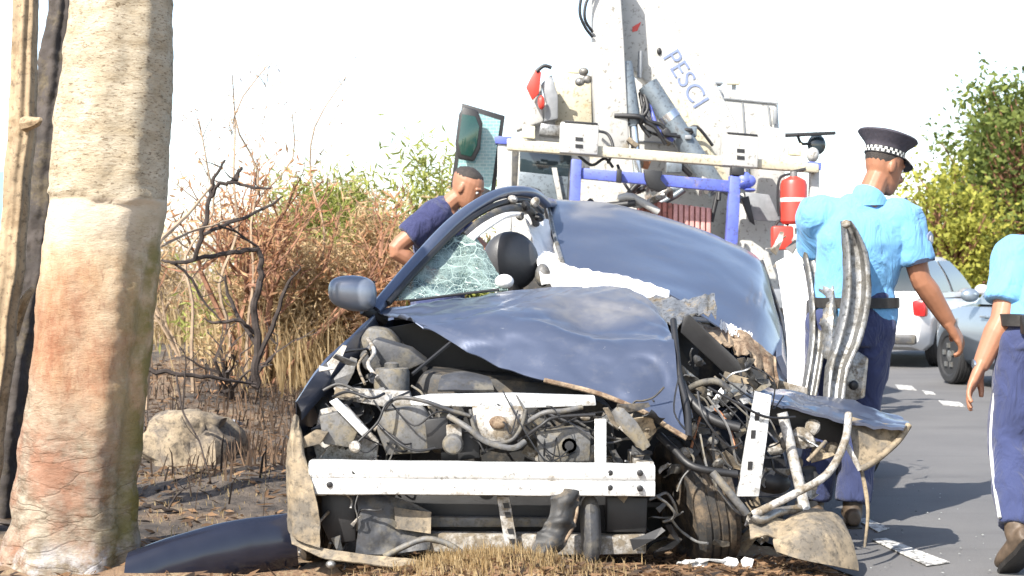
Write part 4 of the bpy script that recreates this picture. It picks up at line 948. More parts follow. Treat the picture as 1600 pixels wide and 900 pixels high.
def shards(boxes, n, mats_, smin, smax):
    for i in range(n):
        px0, px1, py0, py1, d0, d1 = rng.choice(boxes); c = P(rng.uniform(px0, px1), rng.uniform(py0, py1), rng.uniform(d0, d1)); L = rng.uniform(smin, smax)
        rot = Matrix.Rotation(rng.uniform(-1.5, 1.5), 3, 'Y') @ Matrix.Rotation(rng.uniform(-.9, .9), 3, 'Z') @ Matrix.Rotation(rng.uniform(-.9, .9), 3, 'X')
        wd = L*rng.uniform(.2, .7); rows = [[c+rot @ Vector((L*(u-.5)*(1-.5*v*rng.random())+.0, .25*L*rng.uniform(-.5, .5), wd*(v-.5)+.2*L*rng.uniform(-.3, .3))) for u in (0, .35, .7, 1)] for v in (0, .5, 1)]
        MB().sheet(rows, .004, 3, .01, 16, i).build('torn_panel', M[rng.choice(mats_)], car, ang=40)
    return
shards([(500, 590, 580, 700, 6.1, 6.5), (590, 940, 645, 715, 6.08, 6.2)], 22, ['black', 'greyplastic', 'blackdust', 'midgrey'], .05, .11)
shards([(940, 1060, 620, 740, 6.0, 6.3), (1070, 1180, 560, 740, 6.2, 6.5), (1130, 1300, 680, 850, 6.15, 6.4)], 30, ['black', 'steel', 'blackdust', 'tan', 'greyplastic', 'dirtywhite'], .05, .13)
for i in range(26):
    x0 = rng.uniform(500, 900); y0 = rng.uniform(610, 700); x1 = x0+rng.uniform(-90, 160); y1 = rng.uniform(630, 718); d = rng.uniform(5.97, 6.1)
    pipe('wire', M[rng.choice(['black', 'black', 'greyplastic'])], [(x0, y0, d+.06), ((x0*2+x1)/3, (y0+y1)/2+rng.uniform(0, 26), d), ((x0+2*x1)/3, y1+rng.uniform(-6, 22), d), (x1, y1, d+.05)], rng.uniform(.002, .0045), 5, 5)
for i in range(18):
    x0 = rng.uniform(1060, 1180); y0 = rng.uniform(570, 700); x1 = x0+rng.uniform(-30, 140); y1 = y0+rng.uniform(20, 130); d = rng.uniform(6.02, 6.3)
    pipe('wire', M[rng.choice(['black', 'black', 'greyplastic', 'midgrey'])], [(x0, y0, d+.06), ((x0*2+x1)/3+rng.uniform(-20, 20), (y0+y1)/2, d), ((x0+2*x1)/3, y1+rng.uniform(-20, 22), d), (x1, y1, d+.05)], rng.uniform(.003, .006), 5, 5)
MB().tube(PL([(960, 640, 6.0), (985, 668, 5.98), (1010, 700, 5.98)]), [(.03, .012), (.034, .015), (.02, .012)], 8, 4).build('bent_bracket', M['midgrey'], car)
MB().tube(PL([(938, 655, 6.02), (938, 690, 6.0), (938, 722, 6.0)]), [(.012, .026)]*3, 6, 3).build('lamp_upright', M['whitebeam'], car)
# shell of the body behind: left side, floor, tail, right side
def W_(x, y, z): return Vector((x, y, z))
MB().sheet([[W_(-.66, 7.05, .2), W_(-.44, 8.2, .2), W_(-.2, 9.4, .22), W_(.0, 9.95, .3)], [W_(-.68, 7.05, .6), W_(-.46, 8.2, .62), W_(-.22, 9.4, .64), W_(.0, 10, .66)], [W_(-.61, 7.05, .98), W_(-.36, 8.2, 1.02), W_(-.12, 9.4, 1.05), W_(.06, 9.95, 1.02)]], .03, 4).build('door', M['paint'], car)
MB().sheet([[W_(.06, 9.95, .25), W_(.9, 10.05, .25), W_(1.6, 9.7, .25)], [W_(.06, 10, .7), W_(.9, 10.12, .7), W_(1.62, 9.75, .7)], [W_(.1, 9.9, 1.05), W_(.9, 10.0, 1.05), W_(1.58, 9.65, 1.0)]], .03, 4).build('tailgate', M['paint'], car)
MB().sheet([[W_(1.62, 9.7, .22), W_(1.55, 8.6, .2), W_(1.35, 7.4, .2)], [W_(1.66, 9.7, .6), W_(1.58, 8.6, .6), W_(1.38, 7.4, .55)], [W_(1.58, 9.65, 1.0), W_(1.5, 8.6, .95), W_(1.30, 7.4, .8)]], .03, 4).build('rear_wing', M['paint'], car)
MB().sheet([[W_(-.62, 6.6, .2), W_(.4, 6.5, .2), W_(1.2, 6.7, .2)], [W_(-.4, 8.2, .2), W_(.5, 8.2, .2), W_(1.45, 8.2, .2)], [W_(-.05, 9.9, .24), W_(.8, 9.95, .24), W_(1.55, 9.6, .24)]], .02, 3).build('floor_pan', M['black'], car)
MB().sheet([[W_(-.1, 9.1, .4), W_(.6, 9.15, .4), W_(1.3, 9.0, .4)], [W_(-.08, 9.3, 1.15), W_(.6, 9.35, 1.15), W_(1.3, 9.2, 1.1)]], .12, 3).build('rear_seat', M['blackdust'], car)
MB().sheet([[W_(-.55, 7.15, .98), W_(.1, 7.1, 1.0), W_(.9, 7.0, .95)], [W_(-.5, 7.45, .98), W_(.1, 7.45, 1.0), W_(.9, 7.4, .95)], [W_(-.5, 7.5, .7), W_(.1, 7.5, .7), W_(.9, 7.4, .7)]], .02, 4, .01).build('dashboard', M['blackdust'], car)
pipe('roof_rail', M['paint'], [(850, 316, 8.4), (866, 330, 9.2), (850, 420, 9.9)], .03)

# fallen bumper cover in front of the ash bank
fb = thing('fallen_bumper', 'dark navy bumper cover lying on the ground right of the pale trunk', 'bumper', (-1.1, 6.2, 0))
rows = []
for i in range(9):
    t = i/8; a = P(196+270*t, 912-66*t-6*math.sin(t*3.14), 5.8+.25*t)
    r = .125-.015*(2*t-1)**2
    rows.append([a+Vector((-.0, -r*.7*math.cos(th)+.05, r*1.0*math.sin(th))) for th in (R(-60), R(-25), R(10), R(45), R(80), R(115), R(150))])
MB().sheet(rows, .006, 4, .003, 5, 3, .002, 2).build('cover', mat('dark_navy_bumper_paint', (.012, .014, .024), .18, 0, .2, 5), fb)
MB().tube([r[5]+Vector((0, .012, -.012)) for r in rows], .014, 8, 3).build('edge_flange', M['blackdust'], fb)
# pale broken fragments on the ground under the right wheel
rng = random.Random(5)
for i, (px, py, s, lab) in enumerate([(1075, 874, .05, 'white lamp fragment on the earth under the tyre'), (1112, 880, .06, 'largest white plastic fragment under the twisted suspension'), (1142, 876, .045, 'white plastic fragment right of the largest one'), (1168, 866, .035, 'small white shard leaning by the muddy liner'), (1095, 866, .035, 'small white shard touching the tyre tread')]):
    p = P(px, py, 6.06); gz = gh(p.x, p.y); k = 7; b = MB()
    ring = [Vector((math.cos(j*6.283/k)*s*rng.uniform(.6, 1.2), math.sin(j*6.283/k)*s*.8*rng.uniform(.6, 1.2), rng.uniform(-.004, .012))) for j in range(k)]
    rot = Matrix.Rotation(rng.uniform(-.4, .9), 3, 'X'); q = [rot @ v+Vector((p.x, p.y, gz+.02+s*.3)) for v in ring]
    b.add(q+[v+Vector((0, .004, -.008)) for v in q], [tuple(range(k)), tuple(range(2*k-1, k-1, -1))]+[(j, j+k, (j+1) % k+k, (j+1) % k) for j in range(k)])
    o = b.build('fragment', M['white'], None, smooth=False, recalc=True); finish(o, None, lab, 'fragment', 'broken fragments under the wreck')

# ------------------------------------------------------------------ recovery truck with crane
TD = 11.7
tb = P(1035, 241, TD); truck = thing('crane_truck', 'white recovery truck with folded crane boom and violet blue frame', 'truck', (tb.x, TD+2, 0))
def tp(name, m, poly, off, t, bevel=.008, parent=None, label=None): return MB().prism(poly, TD+off, t).build(name, M[m] if isinstance(m, str) else m, parent or truck, bevel=bevel, ang=35, label=label)
def tq(name, m, pts, r, n=10, sm=4): return MB().tube([P(p[0], p[1], TD+p[2]) for p in pts], r, n, sm).build(name, M[m], truck, ang=60)
tp('cab', 'truckwhite', [(858, 140), (878, 112), (1085, 132), (1216, 150), (1226, 330), (1226, 560), (800, 560), (798, 300), (806, 218)], 1.3, 1.7, .04)
tp('cab_window', 'glass', [(812, 236), (893, 243), (888, 276), (812, 268)], 1.28, .03, .004)
tp('window_panel', 'hydro', [(811, 268), (888, 276), (884, 330), (808, 330)], 1.27, .03, .004)
tp('window_wiper', 'truckwhite', [(862, 262), (870, 262), (880, 315), (872, 315)], 1.2, .03, .003)
tp('exhaust_stack', 'greyplastic', [(796, 232), (811, 236), (806, 330), (790, 330)], .9, .12, .01)
door = tp('door', 'black', [(722, 161), (789, 181), (772, 310), (704, 292)], 1.2, .05, .006)
n_ = NT('pale_cyan_tiled_glass'); bk = n_.n('ShaderNodeTexBrick'); bk.inputs['Scale'].default_value = 9; bk.inputs['Mortar Size'].default_value = .03  # pale cyan brick pattern over the door glass
mp = n_.n('ShaderNodeMapping'); mp.inputs['Rotation'].default_value = (R(90), R(8), 0); n_.l(n_.tc.outputs['Object'], mp.inputs['Vector']); n_.l(mp.outputs[0], bk.inputs['Vector'])
bk.inputs['Color1'].default_value = (.16, .30, .31, 1); bk.inputs['Color2'].default_value = (.19, .35, .36, 1); bk.inputs['Mortar'].default_value = (.3, .42, .42, 1)
n_.set(Base_Color=bk.outputs['Color'], Roughness=.15)
o = tp('door_glass', n_.m, [(728, 171), (782, 188), (767, 298), (712, 283)], 1.19, .008, 0, door); o.location = (0, 0, 0)
mr = tp('door_mirror', 'black', [(717, 178), (724, 166), (746, 172), (754, 192), (750, 232), (740, 252), (716, 248), (711, 225)], 1.0, .08, .015)
o = tp('mirror_glass', 'doorglass', [(722, 178), (743, 182), (749, 198), (745, 228), (736, 245), (720, 241), (716, 222)], .994, .02, .003, mr); o.location = (0, 0, 0)
tp('door_step', 'black', [(738, 285), (772, 300), (768, 330), (722, 330)], 1.1, .1, .01)
tp('corner_post', 'truckwhite', [(778, 214), (801, 219), (796, 560), (772, 560)], .3, .14, .01)
tp('corner_post', 'truckwhite', [(1267, 262), (1281, 264), (1275, 560), (1262, 560)], .1, .1, .01)
tp('post_cap', 'framblue', [(772, 212), (800, 214), (798, 226), (774, 224)], .28, .18, .006)
tp('post_cap', 'framblue', [(1264, 252), (1284, 254), (1283, 266), (1264, 264)], .08, .14, .006)
tp('cross_rail', 'cream', [(792, 216), (1280, 256), (1280, 270), (792, 234)], 0, .1, .012)
for x0, y0, x1, y1 in ((876, 190, 936, 240), (1131, 208, 1186, 260)):
    b = tp('bracket_box', 'truckwhite', [(x0, y0), (x1, y0+4), (x1-2, y1+2), (x0-2, y1-2)], -.06, .2, .01)
    for k in (0, 11):
        o = tp('slot', 'black', [((x0+x1)/2-7, y0+24+k), ((x0+x1)/2+5, y0+25+k), ((x0+x1)/2+5, y0+31+k), ((x0+x1)/2-7, y0+30+k)], -.064, .02, 0, b); o.location = (0, 0, 0)
    o = tp('top_strip', 'black', [(x0+6, y0-2), (x1-2, y0+2), (x1-2, y0+5), (x0+6, y0+1)], -.066, .2, .002, b); o.location = (0, 0, 0)
for x, y in ((816, 195), (1233, 222)): tp('marker_lamp', 'amber', [(x, y), (x+20, y+2), (x+20, y+22), (x, y+20)], -.02, .08, .008)
for x, y in ((886, 94), (1137, 112)):
    l_ = tp('work_lamp', 'amber', [(x, y), (x+21, y+1), (x+20, y+20), (x-1, y+19)], 1.4, .1, .008)
    o = tp('lamp_stem', 'grey', [(x+7, y+20), (x+13, y+20), (x+13, y+34), (x+7, y+34)], 1.44, .03, 0, l_); o.location = (0, 0, 0)
# blue lifting frame
tp('frame_post', 'framblue', [(893, 248), (909, 250), (903, 420), (885, 420)], -.25, .1, .008)
tp('frame_post', 'framblue', [(1141, 274), (1158, 276), (1151, 420), (1132, 420)], -.25, .1, .008)
tp('frame_bar', 'framblue', [(908, 262), (1141, 282), (1140, 300), (906, 279)], -.22, .08, .008)
tp('frame_bracket', 'black', [(1006, 264), (1036, 267), (1032, 280), (1044, 294), (1030, 300), (1014, 294), (1008, 280)], -.3, .07, .008)
tp('frame_bracket', 'black', [(964, 264), (972, 265), (971, 286), (963, 285)], -.29, .05, .004)
tp('post_pad', 'black', [(1144, 260), (1163, 262), (1163, 275), (1143, 273)], -.26, .12, .006)
for i in range(4): MB().lathe([(.03, -.012), (.045, 0), (.03, .012)], Matrix.Translation(P(1164+(i % 2)*8, 276+i*7, TD-.25)) @ Matrix.Rotation(R(60+40*i), 4, 'X'), 12).build('chain_link', M['framblue'], truck)
# crane
tp('crane_column', 'truckwhite', [(924, -70), (966, -70), (975, 60), (984, 232), (932, 232), (926, 100)], .35, .28, .02)
boom = tp('crane_boom', 'truckwhite', [(964, 56), (966, -70), (1012, -70), (1044, 18), (1094, 78), (1152, 196), (1172, 292), (1120, 292), (1072, 240), (1014, 132), (974, 96)], .7, .26, .02)
tp('boom_side', 'cream', [(1014, 134), (1066, 150), (1130, 262), (1144, 292), (1118, 292), (1072, 240)], .675, .02, .004)
tq('hydraulic_cylinder', 'hydro', [(976, 98, .45), (988, 180, .42), (990, 192, .42)], .062, 14, 2)
tq('hydraulic_rod', 'chrome', [(989, 190, .42), (998, 290, .38)], .034, 12, 2)
tq('cylinder_collar', 'black', [(986, 182, .42), (989, 194, .42)], .058, 14, 0)
tq('hydraulic_cylinder', 'hydro', [(1012, 132, .5), (1050, 190, .48), (1122, 300, .45)], .085, 16, 2)
tq('cylinder_collar', 'chrome', [(1042, 178, .485), (1049, 188, .485)], .092, 16, 0)
tq('cylinder_pin', 'grey', [(1001, 80, .6), (999, 122, .58)], .02, 8, 0)
for i, pts in enumerate([[(1004, 140, .5), (1012, 170, .4), (1000, 190, .4), (1016, 214, .4)], [(1010, 150, .5), (1022, 186, .42), (1030, 205, .42), (1052, 220, .42)], [(1008, 160, .45), (1004, 186, .38), (1024, 200, .38), (1040, 226, .4)], [(1000, 145, .5), (1010, 185, .4), (1034, 196, .4), (1046, 214, .4)]]):
    tq('hydraulic_hose', 'framblue' if i == 1 else 'black', pts, .016, 7, 5)
for pts in ([(924, -20, .3), (910, -8, .28), (906, 20, .28), (914, 42, .3), (926, 58, .33)], [(930, -20, .3), (916, 4, .28), (914, 30, .28), (926, 50, .33)],
            [(934, 205, .3), (950, 210, .2), (958, 232, .15), (950, 255, .1)], [(905, 244, .2), (925, 258, .1), (945, 248, .1), (958, 262, .1)], [(965, 258, .2), (975, 285, .1), (985, 300, .1)]):
    tq('hose', 'black', pts, .012, 7, 6)
def lettering(txt, px, py, d, size, ang, m, parent):
    cu = bpy.data.curves.new('txt', 'FONT'); cu.body = txt; cu.size = size; cu.extrude = .002; cu.align_x = 'LEFT'; cu.shear = .0
    o = bpy.data.objects.new('txt', cu); C.objects.link(o); dg = bpy.context.evaluated_depsgraph_get(); dg.update()
    me = bpy.data.meshes.new_from_object(o.evaluated_get(dg)); bpy.data.objects.remove(o)
    me.transform(Matrix.Translation(P(px, py, d)) @ Matrix.Rotation(ang, 4, 'Y') @ Matrix.Rotation(R(90), 4, 'X'))
    t = link_mesh('lettering', me, m, parent, smooth=False); t.location = (0, 0, 0); return t
lettering('PESCI', 1034, 88, TD+.694, .21, R(58), M['lettering'], boom)
o = tp('red_mark', 'red', [(988, 42), (1002, 34), (996, 48), (988, 50)], .694, .006, 0, boom); o.location = (0, 0, 0)
MB().ell(P(1030, 80, TD+.69), (.02, .01, .03), None, 8, 6).build('boom_plug', M['black'], truck)
rg = random.Random(77)
for i in range(22):
    c = P(rg.uniform(985, 1075), rg.uniform(185, 262), TD+rg.uniform(.3, .6)); b = MB(); s_ = rg.uniform(.025, .07)
    if i % 3 == 0: b.tube([c, c+Vector((rg.uniform(-.12, .12), -.03, rg.uniform(-.1, .1))), c+Vector((rg.uniform(-.25, .25), 0, rg.uniform(-.2, .1)))], rg.uniform(.012, .022), 7, 4); b.build('hose', M['black'], truck, ang=60)
    else: b.box(c, (s_*rg.uniform(1, 2.4), .08, s_*rg.uniform(.8, 2)), Matrix.Rotation(rg.uniform(-.7, .7), 3, 'Y')); b.build('valve_body', M[rg.choice(['black', 'grey', 'copper', 'hydro', 'tan', 'cream'])], truck, bevel=.008)
for i, (a, b_) in enumerate([((934, 215), (1180, 236)), ((1090, 150), (1216, 162)), ((1160, 160), (1164, 215)), ((1200, 165), (1204, 195)), ((880, 125), (925, 130)), ((866, 150), (925, 160))]):
    tq('panel_seam', 'grey', [(a[0], a[1], 1.29), (b_[0], b_[1], 1.29)], .008, 5, 0)
tp('roof_box', 'cream', [(866, 116), (924, 120), (926, 208), (868, 204)], 1.15, .14, .02)
tp('roof_box', 'cream', [(1092, 150), (1128, 152), (1140, 212), (1118, 214)], 1.15, .14, .02)
tp('vent_grille', 'grey', [(1100, 138), (1128, 140), (1128, 147), (1100, 145)], 1.26, .03, .003)
tp('door_handle', 'grey', [(1210, 168), (1215, 168), (1213, 194), (1208, 194)], 1.24, .04, .004)
# controls and clutter left of the crane
tp('control_stand', 'grey', [(846, 130), (862, 116), (872, 150), (872, 186), (850, 190), (854, 160)], .9, .15, .012)
tp('control_panel', 'truckwhite', [(815, 150), (846, 128), (850, 190), (806, 205)], 1.0, .2, .02)
tp('control_lever', 'red', [(822, 136), (836, 108), (846, 112), (842, 146), (832, 156)], .85, .06, .008)
tq('control_hook', 'black', [(838, 112, .85), (850, 103, .85), (862, 106, .85)], .016)
MB().ell(P(846, 160, TD+.84), (.03, .03, .06), None, 8, 6).build('grab_knob', M['red'], truck)
tp('valve_block', 'silver', [(845, 192), (876, 196), (876, 214), (842, 210)], .2, .2, .01)
for i, (x, y) in enumerate([(912, 112), (918, 124), (906, 128)]): MB().ell(P(x, y, TD+.6), (.04, .04, .035), None, 10, 8).build('valve', M['silver'], truck)
tp('side_cabinet', 'truckwhite', [(1187, 196), (1228, 202), (1226, 330), (1184, 326)], .4, .5, .015)
tp('lower_cabinet', 'truckwhite', [(1158, 300), (1226, 326), (1226, 560), (1150, 560)], .5, .7, .02)
tp('mud_plate', 'grey', [(1164, 300), (1202, 304), (1220, 346), (1176, 344)], .1, .1, .006)
tp('brace_plate', 'black', [(1158, 310), (1170, 306), (1180, 352), (1172, 346)], .0, .05, .004)
tp('mirror_arm', 'black', [(1228, 208), (1306, 205), (1306, 210), (1229, 214)], .6, .05, .003)
MB().ell(P(1276, 226, TD+.7), (.075, .04, .085), None, 16, 10).build('side_mirror', M['glass'], truck)
tq('mirror_bracket', 'black', [(1246, 210, .6), (1252, 224, .65), (1266, 224, .68)], .012)
MB().ell(P(1270, 242, TD+.5), (.05, .06, .06), None, 14, 10).build('beacon', M['truckwhite'], truck)
tp('roof_rack', 'grey', [(1085, 126), (1130, 128), (1130, 131), (1085, 129)], 1.35, .2, .002)
# faded red slatted crate carried behind the frame
crate = thing('slatted_crate', 'faded red slatted crate on the truck deck behind the wreck', 'crate', (P(1050, 340, TD-.05).x, TD+.05, 1.2))
MB().prism([(1000, 312), (1112, 326), (1110, 400), (998, 400)], TD+.02, .3).build('box', M['redrust'], crate, bevel=.006)
for i in range(13):
    x = 1001+i*8.6; MB().prism([(x, 311+i*1.1), (x+6.2, 312+i*1.1), (x+5.6, 399), (x-.6, 399)], TD, .02).build('slat', M['redrust'] if i < 6 else mat('pink_slat', (.5, .25, .22), .7), crate, bevel=.002)
# deck, chassis, wheels
mb = MB(); mb.box((tb.x, TD+1.9, 1.0), (2.35, 4.4, .14)); mb.build('deck', M['grey'], truck, bevel=.01)
mb = MB(); mb.box((tb.x, TD+2.6, .75), (.9, 6, .3)); mb.build('chassis', M['black'], truck, bevel=.01)
mb = MB(); mb.box((tb.x, TD-.28, .78), (2.2, .1, .2)); mb.build('rear_bumper', M['black'], truck, bevel=.01)
for sx in (-1, 1):
    for dy in (.9, 4.4):
        c = Vector((tb.x+sx*.98, TD+dy, .47)); mm = Matrix.Translation(c) @ Matrix.Rotation(R(90), 4, 'Y')
        wo = MB().lathe(tyre_prof(.47, .3), mm, 30).build('wheel', M['rubber'], truck, ang=30)
        o = MB().lathe([(.3, -.12), (.26, .0), (.1, .06)], mm, 20).build('rim', M['grey'], wo); o.location = (0, 0, 0)
for i in range(16):
    rg = random.Random(i+50); c = P(rg.uniform(915, 1130), rg.uniform(285, 335), TD+rg.uniform(-.1, .3)); MB().tube([c, c+Vector((rg.uniform(-.15, .15), rg.uniform(-.05, .05), rg.uniform(-.1, .1))), c+Vector((rg.uniform(-.35, .35), 0, rg.uniform(-.25, .12)))], rg.uniform(.012, .03), 7, 3).build('winch_part', M[rg.choice(['black', 'steel', 'dirtywhite', 'hydro', 'truckwhite'])], truck, ang=60)
# red extinguisher on the truck's corner post
fx = P(1240, 350, TD-.1); ext = thing('fire_extinguisher', 'red fire extinguisher hung on the right corner post of the truck', 'extinguisher', (fx.x, fx.y, fx.z))
h = P(1240, 272, TD-.1).z-fx.z; tm = Matrix.Translation(fx)
eb = MB().lathe([(.085, 0), (.102, .02), (.102, h*.78), (.09, h*.87), (.05, h*.93), (.035, h*.95)], tm, 24).build('cylinder', M['red'], ext)
o = MB().lathe([(.1035, h*.44), (.1035, h*.52)], tm, 24).build('label_band', M['plate'], eb); o.location = (0, 0, 0)
MB().lathe([(.03, h*.94), (.03, h*1.04), (.02, h*1.06)], tm, 12).build('valve', M['silver'], ext)
MB().tube([fx+Vector((-.02, 0, h*1.04)), fx+Vector((.09, -.02, h*1.10))], .012, 6).build('handle', M['black'], ext)
MB().tube([fx+Vector((-.03, 0, h)), fx+Vector((-.11, -.02, h*.9)), fx+Vector((-.125, -.03, h*.5)), fx+Vector((-.115, -.03, h*.15))], .011, 7, 6).build('hose', M['black'], ext)
fx2 = P(1222, 372, TD-.1); e2 = thing('fuel_can', 'small red can below the fire extinguisher', 'can', tuple(fx2)); 
MB().box(fx2+Vector((0, 0, .0)), (.16, .12, .18)).build('body', M['red'], e2, bevel=.02); MB().tube([fx2+Vector((-.05, 0, .1)), fx2+Vector((-.02, 0, .13)), fx2+Vector((.05, 0, .1))], .012, 7, 4).build('handle', M['black'], e2)

# ------------------------------------------------------------------ people
def frame_from(f, up=Vector((0, 0, 1))):
    f = f.normalized(); s = f.cross(up).normalized(); u = s.cross(f).normalized()
    return Matrix((s, f, u)).transposed()          # columns: right, forward, up
def add_head(mb, base, fr, H=.235):
    rings = [(0.0, .052, .026, .026), (.06, .046, .040, .044), (.16, .032, .053, .066), (.3, .018, .063, .083), (.42, .010, .069, .090), (.55, .004, .073, .096), (.68, .0, .075, .099), (.8, -.005, .071, .092), (.9, -.008, .058, .076), (.97, -.008, .034, .045), (1.0, -.008, .012, .016)]
    n = 20; vs = []
    for t, c, w, d in rings:
        for j in range(n):
            a = 2*math.pi*j/n; vs.append(base+fr @ Vector((w*math.cos(a), c+d*math.sin(a), t*H)))
    k = len(rings); mb.add(vs, [(i*n+j, i*n+(j+1) % n, (i+1)*n+(j+1) % n, (i+1)*n+j) for i in range(k-1) for j in range(n)]+[tuple(range(n-1, -1, -1)), tuple(range((k-1)*n, k*n))])
    Q = lambda x, y, z: base+fr @ Vector((x, y, z))
    mb.tube([Q(0, .088, .56*H), Q(0, .104, .46*H), Q(0, .118, .37*H), Q(0, .100, .33*H)], [.010, .013, .017, .012], 8, 2)
    for s in (-1, 1):
        mb.ell(Q(s*.014, .098, .35*H), (.011, .012, .009), fr, 8, 6)
        mb.tube([Q(s*.010, .096, .60*H), Q(s*.03, .092, .615*H), Q(s*.052, .076, .59*H)], [.009, .010, .008], 6, 2)
        mb.ell(Q(s*.074, -.004, .46*H), (.010, .019, .032), fr, 10, 8)
    mb.ell(Q(0, .092, .235*H), (.024, .012, .006), fr, 10, 6); mb.ell(Q(0, .089, .195*H), (.021, .012, .007), fr, 10, 6)
    mb.ell(Q(0, .074, .06*H), (.02, .016, .016), fr, 8, 6)
    return Q
def add_hand(mb, wrist, dirv, palm_n, thumb_side, curl=.5):
    """palm plus five separate bent fingers; palm_n is where the palm faces"""
    mb0, mb = mb, MB(); y = dirv.normalized(); z = (palm_n-y*palm_n.dot(y)).normalized(); x = y.cross(z)*1.0
    if x.dot(thumb_side) < 0: x = -x
    Q = lambda a, b, c: wrist+x*a+y*b+z*c
    mb.tube([Q(0, -.02, 0), Q(0, .01, 0), Q(.002, .05, .002), Q(.0, .085, .003)], [(.020, .028), (.019, .030), (.016, .041), (.013, .042)], 12, 2) if False else None
    for a, w in ((-.024, .017), (-.008, .018), (.008, .018), (.024, .017)):
        mb.tube([Q(a*.6, -.015, 0), Q(a*.85, .03, 0), Q(a*1.1, .085, 0)], [.021, .019, .013], 8, 2)
    for a, L, k in ((.036, .072, .8), (.0125, .082, 1.0), (-.0115, .077, 1.1), (-.034, .06, 1.3)):
        p = Q(a, .082, 0); ang = curl*.35*k; pts = [Q(a*.95, .06, 0), p]; rs = [.0105, .0102]
        for seg, r in ((.42, .0095), (.33, .0088), (.25, .0075)):
            p = p+(y*math.cos(ang)+z*math.sin(ang)+x*(a*3.2))*L*seg; pts.append(p); rs.append(r); ang += curl*.62*k
        mb.tube(pts, rs, 8, 2)
    mb.tube([Q(.018, .012, .004), Q(.040, .038, .014), Q(.050, .066, .024+.012*curl), Q(.048, .090, .034+.014*curl)], [.018, .0145, .0115, .0085], 8, 2)
    mb0.add([wrist+(Vector(v)-wrist)*1.12 for v in mb.v], mb.f)

